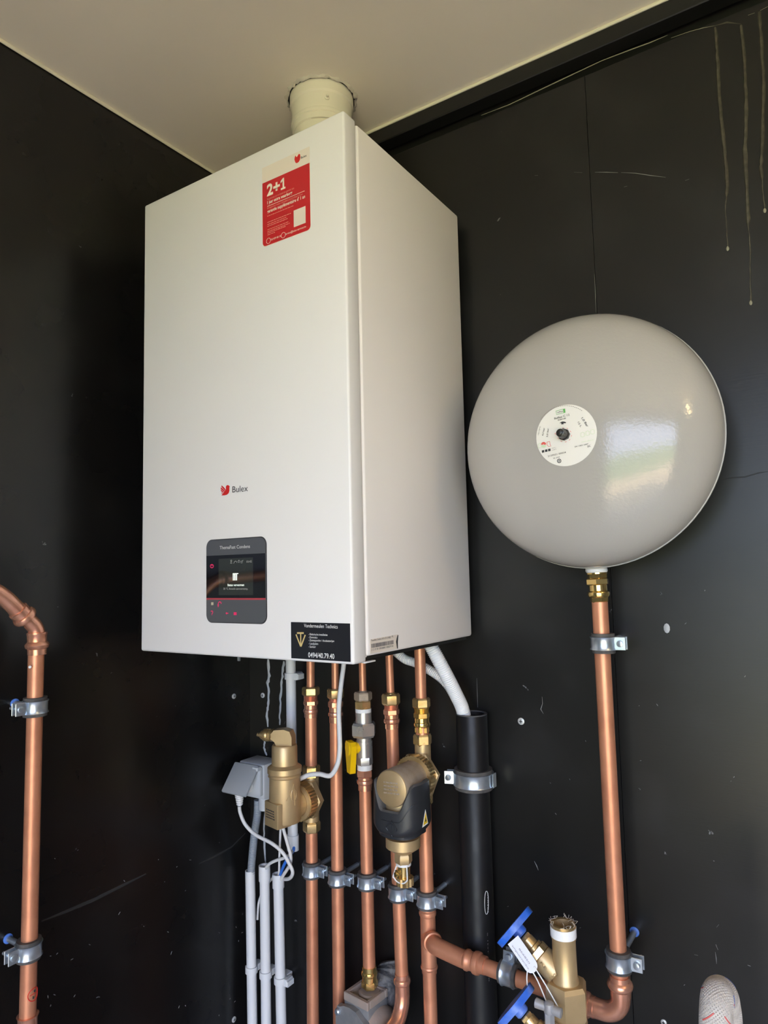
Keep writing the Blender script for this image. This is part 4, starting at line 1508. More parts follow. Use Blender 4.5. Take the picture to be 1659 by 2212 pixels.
prof = [(-0.015, -0.004), (-0.015, 0.014), (-0.011, 0.024), (0.0, 0.027), (0.018, 0.0255), (0.024, 0.018), (0.024, 0.010), (0.017, 0.0055), (0.012, -0.004)]
hb_.prism([c0 + sp * a + UP * b - spn * 0.0105 for a, b in prof], spn, 0.021)
hb_.build('head', 'brass_cast', sep_o, 30)
s0 = c0 + sp * 0.0225 + UP * 0.0150
MB().lathe([(0, 0.0108), (0.004, 0.0108), (0.005, 0.0101), (0.0062, 0.0108), (0.0074, 0.0101), (0.0086, 0.0108), (0.0098, 0.0101), (0.011, 0.0108), (0.0165, 0.0106), (0.018, 0.0098), (0.0185, 0.0080), (0.022, 0.0074), (0.0265, 0.0034), (0.030, 0.0032), (0.031, 0.002)], s0, sp, 28).build('spout', 'brass', sep_o, 40)
# front plate with printed lines
fp = Vector((-0.25, -1, 0)).normalized()
fs_ = UP.cross(fp)
Rf = Matrix((fs_, fp, UP)).transposed()
pc = Vector((SA.x, SA.y, 0)) + fp * 0.0145
zz0, zz1 = z_bot - 0.004, sz(1724)
MB().box(pc + UP * ((zz0 + zz1) / 2), (0.040, 0.030, zz1 - zz0), Rf, 0.002, 2).build('print_plate', 'brass_cast', sep_o, 30)
fo = Vector((SA.x, SA.y, 0)) + fp * 0.0298
for k in range(4):
    zq = sz(1742) - k * 0.0042
    x_ = -0.014
    while x_ < 0.010:
        w = random.uniform(0.002, 0.005)
        a = fo + fs_ * x_ + UP * zq
        MB().prism([a, a + fs_ * w, a + fs_ * w + UP * 0.0018, a + UP * 0.0018], fp, 0.0002).build('print_mark', 'print_dark', sep_o, 0)
        x_ += w + 0.0012
# embossed emblem on the right front of the body
def on_sep(a_deg, z, r=0.0276):
    a = math.radians(a_deg)
    return Vector((SA.x + r * math.cos(a), SA.y + r * math.sin(a), z))


ez = sz(1706)
em = MB()
em.tube([on_sep(-44, ez - 0.010), on_sep(-26, ez + 0.004), on_sep(-14, ez + 0.016)], 0.0007, 6, 4)
em.tube([on_sep(-14, ez + 0.016), on_sep(-13, ez + 0.004), on_sep(-10, ez - 0.020)], 0.0007, 6, 4)
for k in range(1):
    em.tube([on_sep(-15 + 11 * math.cos(a), ez - 0.002 + 0.010 * math.sin(a)) for a in [2 * math.pi * i / 20 for i in range(21)]], 0.0006, 6, 0)
em.build('embossed_emblem', 'brass_cast', sep_o)
# swivel neck to the pipe
nz_ = sx_.z
nx_ = sx_.x
MB().cyl((nx_, -SD_ + 0.012, nz_), (nx_, -0.088, nz_), 0.0235, 32).build('neck', 'brass_cast', sep_o)
MB().knurl((nx_, -0.100, nz_), (nx_, -0.082, nz_), 0.0335, 0.0013, 36).build('knurled_ring', 'brass', sep_o, 20)
MB().ring((nx_, -0.1015, nz_), (nx_, -0.0995, nz_), 0.024, 0.0315, 40).build('ring_face', 'brass_cast', sep_o)
MB().hexn((nx_, -0.082, nz_), (nx_, -0.066, nz_), 0.036, twist=0.5).build('back_flange', 'brass_cast', sep_o)
fit(p1, sep_o, 'pipe_body', 'brass_cast', [('cyl', 1676, 1772, 16.5)])
fit(p1, sep_o, 'upper_nut', 'brass', [('hex', 1652, 1680, 19)])
fit(p1, sep_o, 'lower_nut', 'brass', [('thread', 1763, 1774, 16), ('hex', 1773, 1796, 19)])

# ================================================================== magnetic dirt separator
dsx = p5.at(1670)
DSZ = dsx.z + 0.001
dso = thing('dirt_separator', 'brass magnetic dirt separator in a black jacket on the rightmost pipe', 'dirt separator', Vector((dsx.x, -PD, DSZ)))
bx_ = dsx.x
MB().lathe([(0, 0.0268), (0.064, 0.0282), (0.0655, 0.0272)], (bx_, -0.092, DSZ), NY, 56).build('barrel', 'brass_dusty', dso, 40)
MB().lathe([(0, 0.0274), (0.0012, 0.0270), (0.0018, 0.0262)], (bx_, -0.1572, DSZ), NY, 56).build('end_cap', 'brass_cast', dso, 40)
yy_ = -0.1592
for k in range(4):
    zq = DSZ + 0.008 - k * 0.0052
    x_ = -0.013
    while x_ < 0.011:
        w = random.uniform(0.002, 0.006)
        a = Vector((bx_ + x_, yy_, zq + (x_) * 0.05))
        MB().prism([a, a + Vector((w, 0, 0)), a + Vector((w, 0, 0.0022)), a + Vector((0, 0, 0.0022))], NY, 0.0002).build('print_mark', 'brass_dusty', dso, 0)
        x_ += w + 0.0013
MB().knurl((bx_, -0.094, DSZ), (bx_, -0.078, DSZ), 0.0345, 0.0014, 40).build('knurled_ring', 'brass', dso, 20)
MB().hexn((bx_, -0.078, DSZ), (bx_, -0.068, DSZ), 0.037, twist=0.4).build('back_flange', 'brass_cast', dso)
fit(p5, dso, 'pipe_body', 'brass_cast', [('cyl', 1604, 1722, 17.5)])
fit(p5, dso, 'upper_nut', 'brass', [('hex', 1585, 1609, 20), ('thread', 1608, 1617, 17)])
fit(p5, dso, 'lower_nut', 'brass', [('hex', 1712, 1737, 19)])
# vertical chamber below the barrel, bowl, hexagon, drain
CY = -0.128
cz = lambda v: aty(872, v, CY).z
MB().cyl((bx_, CY, DSZ), (bx_, CY, cz(1800)), 0.0268, 40).build('chamber', 'brass_cast', dso)
zb0 = cz(1812)
MB().lathe([(0, 0.0268), (0.008 + (zb0 - cz(1822)), 0.0268), (zb0 - cz(1838) + 0.004, 0.0165), (zb0 - cz(1846), 0.0145)], (bx_, CY, zb0 + 0.004), -UP, 48).build('bowl', 'brass_cast', dso, 30)
MB().hexn((bx_, CY, cz(1842)), (bx_, CY, cz(1864)), 0.0138, twist=0.35).build('drain_hexagon', 'brass_cast', dso)
MB().lathe([(0, 0.0105), (0.004, 0.0100), (cz(1862) - cz(1893), 0.0098)], (bx_, CY, cz(1862)), -UP, 28).build('drain_valve', 'brass_bright', dso, 40)
dcap = Vector((-0.4, -0.9, 0)).normalized()
MB().lathe([(0, 0.0062), (0.006, 0.0062), (0.0062, 0.004), (0.009, 0.0035)], Vector((bx_, CY, cz(1884))) + dcap * 0.007, dcap, 20).build('drain_spindle', 'brass_bright', dso, 40)
MB().knurl((bx_ + 0.002, CY, cz(1893)), (bx_ + 0.002, CY, cz(1910)), 0.0138, 0.0016, 14).build('drain_cap', 'brass', dso, 20)
st_c = Vector((bx_, CY, cz(1866)))
stp = [st_c + Vector((-0.0085, -0.004, 0.001))]
for k in range(13):
    a = math.radians(200 + 140 * k / 12)
    stp.append(Vector((bx_ + 0.001, CY, cz(1883))) + Vector((0.0135 * math.cos(a), -0.012, 0.0125 * math.sin(a))))
stp.append(st_c + Vector((0.0095, -0.006, 0.0)))
MB().tube(stp, 0.0011, 8, 4).build('cap_strap', 'tape_white', dso, 60)
MB().ring((bx_, CY, cz(1868)), (bx_, CY, cz(1863)), 0.0098, 0.0118, 28).build('strap_ring', 'tape_white', dso)
# black magnet jacket with a saddle cut for the barrel
jk = MB()
na, nv = 96, 12
z_low = cz(1742) - 0.004      # bottom of the saddle
z_hi = DSZ + 0.006
z_b0 = cz(1793)
vs, fs = [], []


def jr(th_):
    # slightly squared outline, wider across than deep
    c_, s_ = abs(math.cos(th_)), abs(math.sin(th_))
    return 1.0 / ((c_ / 0.0435) ** 2.6 + (s_ / 0.0400) ** 2.6) ** (1 / 2.6)


def jtop(th_):
    xh = abs(math.cos(th_)) * jr(th_)
    # follows the barrel's underside, then rises to the wing tips
    R_ = 0.0310
    base = DSZ - math.sqrt(max(R_ * R_ - min(xh, R_) ** 2, 0)) if xh < R_ else DSZ
    z_ = max(base, z_low - 0.02)
    if xh >= R_ - 0.004:
        z_ = max(z_, DSZ - 0.010)
    k_ = min(max((xh - 0.016) / 0.024, 0), 1)
    k_ = k_ * k_ * (3 - 2 * k_)
    return (DSZ - 0.0335) + (z_hi - (DSZ - 0.0335)) * k_


def jbot(th_):
    return z_b0 + 0.004 * (1 - abs(math.sin(th_)))


rings = []
for i in range(na):
    th_ = 2 * math.pi * i / na
    ro = jr(th_)
    ri = 0.0272
    zt_, zb_ = jtop(th_), jbot(th_)
    col_ = []
    co = Vector((math.cos(th_), math.sin(th_), 0))
    base = Vector((bx_, CY, 0))
    col_.append(base + co * ri + UP * (zb_ - 0.004))
    col_.append(base + co * (ro * 0.80) + UP * (zb_ - 0.004))
    for k in range(nv + 1):
        f_ = k / nv
        bul = 1.0 - 0.20 * max(0, 1 - f_ / 0.22) ** 2 - 0.05 * f_
        col_.append(base + co * ro * bul + UP * (zb_ + (zt_ - zb_) * f_))
    col_.append(base + co * ro * 0.86 + UP * (zt_ + 0.0022))
    col_.append(base + co * max(ri, ro * 0.74) + UP * (zt_ - 0.001))
    col_.append(base + co * ri + UP * (zt_ - 0.010))
    rings.append(col_)
m_ = len(rings[0])
for c_ in rings:
    vs += c_
for i in range(na):
    j = (i + 1) % na
    for k in range(m_ - 4):
        fs.append((i * m_ + k, j * m_ + k, j * m_ + k + 1, i * m_ + k + 1))
jk.add(vs, fs)
jacket = jk.build('magnet_jacket', 'jacket_black', dso, 50)
fs = []
for i in range(na):
    j = (i + 1) % na
    for k in range(m_ - 4, m_ - 1):
        fs.append((i * m_ + k, j * m_ + k, j * m_ + k + 1, i * m_ + k + 1))
MB().add(vs, fs).build('saddle_lip', 'jacket_dust', jacket, 50)
# seam ridge around the jacket
P = []
for i in range(-60, 25, 3):
    th_ = math.radians(i - 50)
    f_ = 0.66
    bul = 1.0 - 0.05 * f_
    P.append(Vector((bx_, CY, 0)) + Vector((math.cos(th_), math.sin(th_), 0)) * (jr(th_) * bul + 0.0002) + UP * (jbot(th_) + (jtop(th_) - jbot(th_)) * f_))
MB().tube(P, 0.0007, 6, 0).build('jacket_seam', 'jacket_black', jacket)


def on_jacket(th_deg, z, off=0.0006):
    th_ = math.radians(th_deg)
    f_ = (z - jbot(th_)) / (jtop(th_) - jbot(th_))
    bul = 1.0 - 0.20 * max(0, 1 - f_ / 0.22) ** 2 - 0.05 * f_
    return Vector((bx_, CY, 0)) + Vector((math.cos(th_), math.sin(th_), 0)) * (jr(th_) * bul + off) + UP * z


jz = cz(1775)
wt = [on_jacket(-16, jz + 0.002, 0.0012), on_jacket(4, jz + 0.004, 0.0012), on_jacket(-4, jz + 0.026, 0.0012)]
nrm = (wt[1] - wt[0]).cross(wt[2] - wt[0]).normalized()
tri = MB().prism(wt, nrm, 0.0004).build('warning_sticker', 'tape_white', jacket, 0)
ctr = (wt[0] + wt[1] + wt[2]) / 3
MB().prism([ctr + (p - ctr) * 0.72 + nrm * 0.0005 for p in wt], nrm, 0.0002).build('warning_triangle', 'yellow_warning', tri, 0)
MB().prism([ctr + (p - ctr) * 0.25 + nrm * 0.0008 for p in wt], nrm, 0.0002).build('warning_mark', 'print_dark', tri, 0)
# embossed diamond emblem
dz_ = cz(1772)
em = MB()
em.tube([on_jacket(-97, dz_), on_jacket(-83, dz_ + 0.012), on_jacket(-69, dz_), on_jacket(-83, dz_ - 0.012), on_jacket(-97, dz_)], 0.0007, 6, 0)
em.tube([on_jacket(-83 + 7 * math.cos(a), dz_ + 0.0065 * math.sin(a)) for a in [2 * math.pi * i / 18 for i in range(19)]], 0.0006, 6, 0)
em.tube([on_jacket(-83, dz_ - 0.008), on_jacket(-83, dz_ + 0.008)], 0.0006, 6, 0)
em.build('embossed_emblem', 'jacket_black', jacket)

# ================================================================== gas regulator
rg = p3.at(2150)
rgo = thing('gas_regulator', 'dusty grey gas pressure regulator under the gas pipe', 'regulator', rg - UP * 0.08)
fn_ = Vector((-0.12, -0.99, 0)).normalized()
fx_ = UP.cross(fn_)
RR = Matrix((fx_, -fn_, UP)).transposed()
rin = Vector((rg.x, rg.y, 0))
rc = rin + fn_ * 0.006 - fx_ * 0.004
ztp = p3.at(2135).z
# top flange with a square recess around the inlet
tb = MB()
for a, b, w, h in ((0, -0.0225, 0.054, 0.007), (0, 0.0225, 0.054, 0.007), (-0.0235, 0, 0.007, 0.038), (0.0235, 0, 0.007, 0.038)):
    tb.box(rc + fx_ * a - fn_ * (-b) * -1 + UP * (ztp - 0.008), (w, h, 0.013), RR, 0.001, 1)
tb.box(rc + UP * (ztp - 0.012), (0.050, 0.048, 0.006), RR)
tb.build('top_flange', 'regulator_dust', rgo, 30)
MB().lathe([(0, 0.019), (0.005, 0.019), (0.007, 0.0165)], rin + UP * (ztp - 0.010), UP, 32).build('inlet_boss', 'regulator_dust', rgo)
MB().box(rc + UP * (ztp - 0.055), (0.056, 0.050, 0.086), RR, 0.004, 2).build('body', 'regulator_grey', rgo, 30)
MB().lathe([(0, 0.040), (0.012, 0.040), (0.026, 0.033), (0.036, 0.020), (0.038, 0.004)], rc + fx_ * 0.018 - fn_ * 0.002 + UP * (ztp - 0.060), fx_, 40).build('diaphragm_dome', 'regulator_dust', rgo, 50)
# cover plate in front with rounded top edge
pz_ = ztp - 0.022
cover = [(-0.034, 0.0), (-0.028, 0.0), (-0.020, 0.004), (-0.006, 0.006), (0.008, 0.004), (0.020, -0.004), (0.032, -0.010), (0.036, -0.018), (0.036, -0.090), (-0.038, -0.090), (-0.038, -0.012)]
cp = MB().prism([rc + fn_ * 0.0245 + fx_ * a + UP * (pz_ + b) for a, b in cover], fn_, 0.010).build('cover_plate', 'regulator_grey', rgo, 20)
for a, b in ((-0.031, -0.008), (0.028, -0.020)):
    MB().lathe([(0, 0.0055), (0.004, 0.0052), (0.006, 0.0035)], rc + fn_ * 0.0345 + fx_ * a + UP * (pz_ + b), fn_, 16).build('cover_screw', 'zinc', cp)
fo = rc + fn_ * 0.0345
def rt(s, a, b, w, h):
    text(s, fo + fx_ * a + UP * (pz_ + b), fo + fx_ * (a + w) + UP * (pz_ + b), fn_, h, 'print_dark', cp, 'plate_lettering', 0.01, 0.0003)
rt('SBR', -0.022, -0.030, 0.014, 0.0050)
rt('PN 16', 0.004, -0.032, 0.014, 0.0030)
rt('CE', -0.022, -0.055, 0.012, 0.0058)
for k in range(3):
    z_ = pz_ - 0.036 - k * 0.0042
    MB().prism([fo + fx_ * -0.022 + UP * z_, fo + fx_ * (-0.004 + 0.002 * k) + UP * z_, fo + fx_ * (-0.004 + 0.002 * k) + UP * (z_ + 0.0014), fo + fx_ * -0.022 + UP * (z_ + 0.0014)], fn_, 0.0003).build('fine_print', 'print_dark', cp, 0)

# taped sleeve coming out of the wall behind the regulator
sl0, sl1 = aty(842, 2078, -0.002), aty(832, 2140, -0.024)
slv = MB().tube([sl0, sl0.lerp(sl1, 0.35) + Vector((0.004, 0, 0.0)), sl1, sl1 + Vector((0.0, -0.006, -0.04))], 0.03, 24, 6, rfun=lambda k, m: 0.016 + 0.008 * math.sin(math.pi * min(k / m * 1.15, 1)) + 0.0015 * (k % 3)).build('taped_sleeve', 'tape_grey', None, 50)
tag(slv, 'grey taped wall sleeve behind the gas regulator', 'sleeve')

# ================================================================== conduits near the corner
CD = 0.026
CG = 'grey electrical conduits by the corner'


class VPipe(Pipe):
    pass


def conduit(label, top, bot, v0, v1, r, coupler=None, ext=0.15, cap_open=True):
    p_ = Pipe(top, bot, CD)
    o = thing('conduit', label, 'conduit', p_.at(v1), CG)
    a, b = p_.at(v0), p_.at(v1)
    dv = (b - a).normalized()
    b = b + dv * ((b.z - 0.002) / -dv.z)
    m = MB()
    L = (b - a).length
    m.lathe([(0, r - 0.0016), (0, r), (L, r), (L, r - 0.0016), (0.05, r - 0.0016), (0.05, 0.0005)], a, b - a, 28, cap=False)
    m.build('tube', 'pvc_grey', o, 40)
    if coupler:
        a, b = p_.at(coupler[0]), p_.at(coupler[1])
        MB().ring(a, b, r - 0.0012, r + 0.0016, 28).build('coupler', 'pvc_grey', o)
    return p_


k1 = conduit('left grey conduit of three, taking the ribbed flexible conduit', (540.5, 1890), (545, 2200), 1880, 2205, 0.0098)
k2 = conduit('middle grey conduit of three with an open coupler', (571.5, 1880), (575, 2200), 1872, 2205, 0.0098, (1869, 1902))
k3 = conduit('right grey conduit of three with an open coupler', (601, 1890), (607.5, 2200), 1890, 2205, 0.0098, (1887, 1917))
k4 = Pipe((628, 1440), (633, 1840), CD)
o = thing('conduit', 'grey conduit running up behind the air separator to the boiler', 'conduit', k4.at(1840), CG)
a, b = k4.at(1440), k4.at(1822)
MB().cyl(a + UP * 0.12, b, 0.0098, 28).build('tube', 'pvc_grey', o)
MB().ring(k4.at(1803), k4.at(1836), 0.0088, 0.0114, 28).build('coupler', 'pvc_grey', o)

# clips
def clip(label, p_, v, r, tail=False, gl='pale conduit clips'):
    C = p_.at(v)
    o = thing('conduit_clip', label, 'clip', C, gl)
    m = MB()
    n = 20
    vs, fs = [], []
    for k in range(n + 1):
        a = math.radians(-160 + 230 * k / n)
        co = Vector((math.cos(a), math.sin(a), 0))
        for rr, zz_ in ((r, -0.006), (r + 0.0022, -0.006), (r + 0.0022, 0.006), (r, 0.006)):
            vs.append(C + co * rr + UP * zz_)
    for k in range(n):
        for i in range(4):
            j = (i + 1) % 4
            fs.append((k * 4 + i, k * 4 + j, k * 4 + 4 + j, k * 4 + 4 + i))
    fs += [(3, 2, 1, 0), (n * 4, n * 4 + 1, n * 4 + 2, n * 4 + 3)]
    m.add(vs, fs)
    m.build('clip_ring', 'pvc_grey', o, 40)
    MB().box(C + Vector((0, (r + CD) / 2, 0)), (0.016, CD - r, 0.012), None, 0.001, 1).build('clip_foot', 'pvc_grey', o)
    if tail:
        for k in range(4):
            MB().box(C + Vector((r + 0.006 + k * 0.0026, 0.004 - k * 0.0006, 0.0)), (0.0014 if k else 0.008, 0.018, 0.013 - 0.001 * k), None, 0.0005, 1).build('coupling_rib', 'pvc_grey', o)


clip('pale clip on the conduit just under the boiler', k4, 1460, 0.0100, True)
clip('pale clip low on the left conduit', k1, 2093, 0.0100)
clip('pale clip low on the middle conduit', k2, 2104, 0.0100)
clip('pale clip low on the right conduit, with a free coupling end', k3, 2116, 0.0100, True)

# ribbed flexible conduit from the socket into the left conduit
corrug('flexible_conduit', 'grey ribbed flexible conduit between socket and left conduit', [aty(557, 1728, -0.030), aty(556, 1758, -0.030), aty(550, 1800, -0.028), aty(545, 1850, -0.026), k1.at(1905)], 0.0078, 'flex_grey', None, 0.0034)
P = [aty(556, 1756, -0.0385), aty(550, 1800, -0.0362), aty(545, 1850, -0.0342), aty(542, 1880, -0.0342)]
# ================================================================== socket
so = thing('wall_socket', 'grey surface-mounted socket with its lid swung open', 'socket', (0.05, 0, 1.12))
SDp = 0.052
b_tl = aty(516, 1636, -SDp)
b_br = aty(596, 1722, -SDp)
bx0, bx1 = max(b_tl.x, 0.006), b_tl.x + 0.068
z1_, z0_ = aty(545, 1648, -SDp).z, aty(560, 1727, -SDp).z
MB().box(((bx0 + bx1) / 2, -SDp / 2, (z0_ + z1_) / 2), (bx1 - bx0, SDp, z1_ - z0_), None, 0.004, 2).build('box', 'socket_grey', so, 30)
MB().box(((bx0 + bx1) / 2, -SDp - 0.004, (z0_ + z1_) / 2 + 0.002), (bx1 - bx0 - 0.006, 0.010, z1_ - z0_ - 0.012), None, 0.003, 2).build('face_frame', 'socket_grey', so, 30)
MB().box((bx1 - 0.010, -SDp - 0.010, z1_ - 0.006), (0.014, 0.012, 0.008), None, 0.0012, 1).build('hinge', 'socket_grey', so)
MB().cyl((bx1 - 0.020, -0.030, z0_ + 0.002), (bx1 - 0.020, -0.030, z0_ - 0.026), 0.0118, 24).build('cable_gland', 'socket_grey', so)
lw, lh = bx1 - bx0 - 0.004, z1_ - z0_ - 0.006
th_l = math.radians(38)
hinge_p = Vector(((bx0 + bx1) / 2 - 0.003, -SDp - 0.008, z1_ - 0.001))
ldir = Vector((0, -math.sin(th_l), -math.cos(th_l)))
lnor = Vector((0, -math.cos(th_l), math.sin(th_l)))
Rl = Matrix((Vector((1, 0, 0)), lnor, ldir)).transposed()
MB().box(hinge_p + ldir * lh / 2, (lw, 0.007, lh), Rl, 0.003, 2).build('lid', 'socket_lid', so, 30)
# plug under the lid with its cable
pp_ = aty(517, 1722, -0.085)
po = thing('power_plug', 'white power plug with ribbed strain relief in the socket', 'plug', pp_)
MB().lathe([(0, 0.012), (0.012, 0.012), (0.016, 0.009)], Vector((pp_.x, -SDp - 0.006, pp_.z + 0.014)), NY, 28).build('plug_body', 'cable_white', po)
rl = MB()
prof = []
for k in range(5):
    prof += [(k * 0.0042, 0.0086 - k * 0.0006), (k * 0.0042 + 0.0026, 0.0086 - k * 0.0006), (k * 0.0042 + 0.0027, 0.0064 - k * 0.0004), (k * 0.0042 + 0.0041, 0.0064 - k * 0.0004)]
rl.lathe(prof, pp_ + UP * 0.006, Vector((0.05, 0, -1)), 20)
rl.build('strain_relief', 'cable_white', po, 20)
MB().cyl(pp_ + UP * 0.005, Vector((pp_.x, -SDp - 0.015, pp_.z + 0.012)), 0.0085, 20).build('plug_neck', 'cable_white', po)


def cable(name, label, pts, r, material, cat='cable', n=12):
    P = [aty(u, v, -d) for u, v, d in pts]
    return tag(MB().tube(P, r, n, 8).build(name, material, None, 60), label, cat)


cable('power_cable', 'white power cable curving from the plug to the conduits', [(517, 1741, .083), (519, 1756, .080), (530, 1781, .076), (552, 1803, .072), (586, 1821, .068), (610, 1841, .064), (624, 1864, .060), (632, 1882, .056), (629, 1894, .050), (620, 1899, .040), (606, 1897, .010), (590, 1893, .006)], 0.0034, 'cable_white')
cable('power_cable', 'white cable hanging behind the bottom of the air separator', [(604, 1762, .075), (612, 1790, .066), (621, 1822, .060), (628, 1848, .054), (627, 1866, .047), (619, 1880, .040), (608, 1897, .030), (601, 1915, .026)], 0.0032, 'cable_white')
cable('power_cable', 'white cable looping out of the middle conduit', [(572, 1893, .026), (573, 1878, .030), (582, 1866, .036), (598, 1858, .040), (612, 1854, .042), (626, 1846, .046), (632, 1836, .034), (633, 1815, .026)], 0.0030, 'cable_white')
cable('blue_wire', 'blue wire dropping into the right conduit', [(633, 1818, .028), (634, 1836, .034), (624, 1850, .039), (614, 1868, .038), (607, 1886, .030), (602, 1905, .027)], 0.0030, 'cable_blue', 'wire')
cable('thin_wire', 'thin pale wire going straight down into the right conduit', [(607, 1762, .055), (606, 1790, .048), (604, 1840, .040), (603, 1880, .030), (602, 1905, .024)], 0.0022, 'cable_white', 'wire')
cable('thin_wire', 'short white wire end hanging between the left and middle conduits', [(592, 1893, .006), (582, 1905, .006), (568, 1925, .006), (559, 1950, .008), (556.5, 1975, .010), (556, 1987, .012)], 0.0024, 'cable_white', 'wire')
cable('sensor_cable', 'pale grey cable from the boiler crossing in front of two copper pipes', [(743, 1425, .078), (742, 1440, .080), (737, 1478, .084), (732, 1530, .088), (733, 1575, .090), (734, 1619, .092), (729, 1651, .094), (714, 1675, .095), (690, 1672, .096), (668, 1674, .098), (648, 1682, .100), (625, 1692, .098)], 0.0042, 'pvc_grey')

# ================================================================== brass valves with blue wheels
VD = 0.150
VG = 'brass valves with blue handwheels'
vt = aty(1216, 1995, -VD)
vbm = aty(1222, 2120, -VD)
va_ = thing('wheel_valve', 'brass valve with open upper end and tilted blue handwheel', 'valve', vbm, VG)
k = mpp(vt)
AX = (vt - vbm).normalized()
Lv = (vt - vbm).length
m = MB()
m.lathe([(0, 0.0172), (0.004, 0.0172), (0.006, 0.0156), (Lv - 0.020, 0.0152), (Lv - 0.018, 0.0160), (Lv, 0.0160), (Lv, 0.0118), (Lv - 0.03, 0.0115), (Lv - 0.031, 0.0005)], vbm, AX, 40, cap=False)
m.build('body', 'brass_cast', va_, 40)
MB().ring(vt - AX * 0.015, vt - AX * 0.003, 0.0155, 0.0168, 40).build('sealing_tape', 'tape_white', va_)
MB().ring(vt - AX * 0.003, vt + AX * 0.0006, 0.0118, 0.0162, 40).build('threaded_mouth', 'brass', va_)
fz_ = MB()
rf = random.Random(4)
for i in range(26):
    a = rf.uniform(0, 6.28)
    e_ = vt + Vector((0.0155 * math.cos(a), 0.0155 * math.sin(a), 0))
    fz_.tube([e_, e_ + Vector((rf.uniform(-.003, .003), rf.uniform(-.003, .003), rf.uniform(.001, .004))), e_ + Vector((rf.uniform(-.006, .006), rf.uniform(-.005, .005), rf.uniform(.0, .006)))], 0.00014, 4, 2)
hp_ = fz_.build('hemp_fibres', 'print_cream', va_)
hp_['kind'] = 'stuff'


def bonnet(parent, P0, P1, wheel=True, tape=False):
    """inclined bonnet, gland, stem and wheel from the body at P0 to the wheel centre at P1"""
    P0, P1 = Vector(P0), Vector(P1)
    ax = (P1 - P0).normalized()
    L = (P1 - P0).length
    s_ = L / 0.078
    MB().lathe([(-0.004, 0.0160), (0.020 * s_, 0.0158), (0.026 * s_, 0.0150)], P0, ax, 32).build('branch', 'brass_cast', parent, 30)
    MB().hexn(P0 + ax * 0.025 * s_, P0 + ax * 0.039 * s_, 0.0148, twist=0.5).build('bonnet_nut', 'brass', parent)
    MB().lathe([(0, 0.0125), (0.004, 0.0120), (0.005, 0.0095), (0.018 * s_, 0.0092)], P0 + ax * 0.038 * s_, ax, 28).build('gland', 'brass', parent, 30)
    MB().hexn(P0 + ax * 0.054 * s_, P0 + ax * 0.062 * s_, 0.0088, twist=0.2).build('gland_nut', 'brass', parent)
    w = MB()
    w.lathe([(0, 0.0070), (0.002, 0.0092), (0.010, 0.0095)], P1 - ax * 0.012, ax, 28)
    # dished wheel: hub plate, rim, six scallops
    n = 48
    vs, fs = [], []
    x, y, a = basis(ax)
    for rr0, hh in ((0.0, 0.001), (0.018, 0.0005), (0.026, -0.002), (1.0, -0.003), (1.02, 0.0055), (0.92, 0.0062), (0.020, 0.005), (0.0, 0.005)):
        for i in range(n):
            t_ = 2 * math.pi * i / n
            R_ = 0.0318 + 0.0012 * math.cos(6 * t_)
            r_ = rr0 * R_ if rr0 > 0.5 else rr0
            vs.append(P1 + x * r_ * math.cos(t_) + y * r_ * math.sin(t_) + a * hh)
    for q_ in range(7):
        for i in range(n):
            j = (i + 1) % n
            fs.append((q_ * n + i, q_ * n + j, (q_ + 1) * n + j, (q_ + 1) * n + i))
    w.add(vs, fs)
    w.build('handwheel', 'wheel_blue', parent, 40)


WAX = RM @ Vector((0.588, -0.499, 0.411)).normalized()
wb0 = aty(1197, 2096, -VD)
wc = wb0 - WAX * 0.066
bonnet(va_, wb0, wc)
# cast lettering
ctr = aty(1180, 2085, -VD - 0.016)
text('KE', aty(1167, 2080, -VD - 0.0165), aty(1178, 2096, -VD - 0.0165), (-0.3, -1, 0.1), 0.006, 'brass', va_, 'cast_lettering')
text('DN20', aty(1190, 2118, -VD - 0.0165), aty(1206, 2108, -VD - 0.0165), (-0.3, -1, 0.1), 0.006, 'brass', va_, 'cast_lettering')
text('PN16', aty(1213, 2164, -VD - 0.018), aty(1216, 2138, -VD - 0.018), (-0.3, -1, 0.1), 0.006, 'brass', va_, 'cast_lettering')
# hexagonal manifold block under it
hb0 = vbm
MB().hexn(hb0 + UP * 0.001, hb0 - AX * 0.042, 0.0285, twist=0.25).build('hexagon_block', 'brass_cast', va_, 30)
MB().lathe([(0, 0.024), (0.006, 0.0255), (0.012, 0.0235), (0.04, 0.0235), (0.05, 0.0140), (0.06, 0.0112), (0.70, 0.0112)], hb0 - AX * 0.041, -UP, 36).build('lower_body', 'brass_cast', va_, 40)

# second valve, mostly below the frame
vb2 = aty(1150, 2290, -VD - 0.055)
v2 = thing('wheel_valve', 'second brass valve with a blue handwheel at the bottom edge', 'valve', vb2, VG)
wb2 = aty(1203, 2275, -VD - 0.03)
wc2 = wb2 - WAX * 0.066
MB().cyl(Vector((vb2.x, vb2.y, 0.003)), vb2 + UP * 0.004, 0.0120, 28).build('body', 'brass_cast', v2)
bonnet(v2, wb2, wc2)

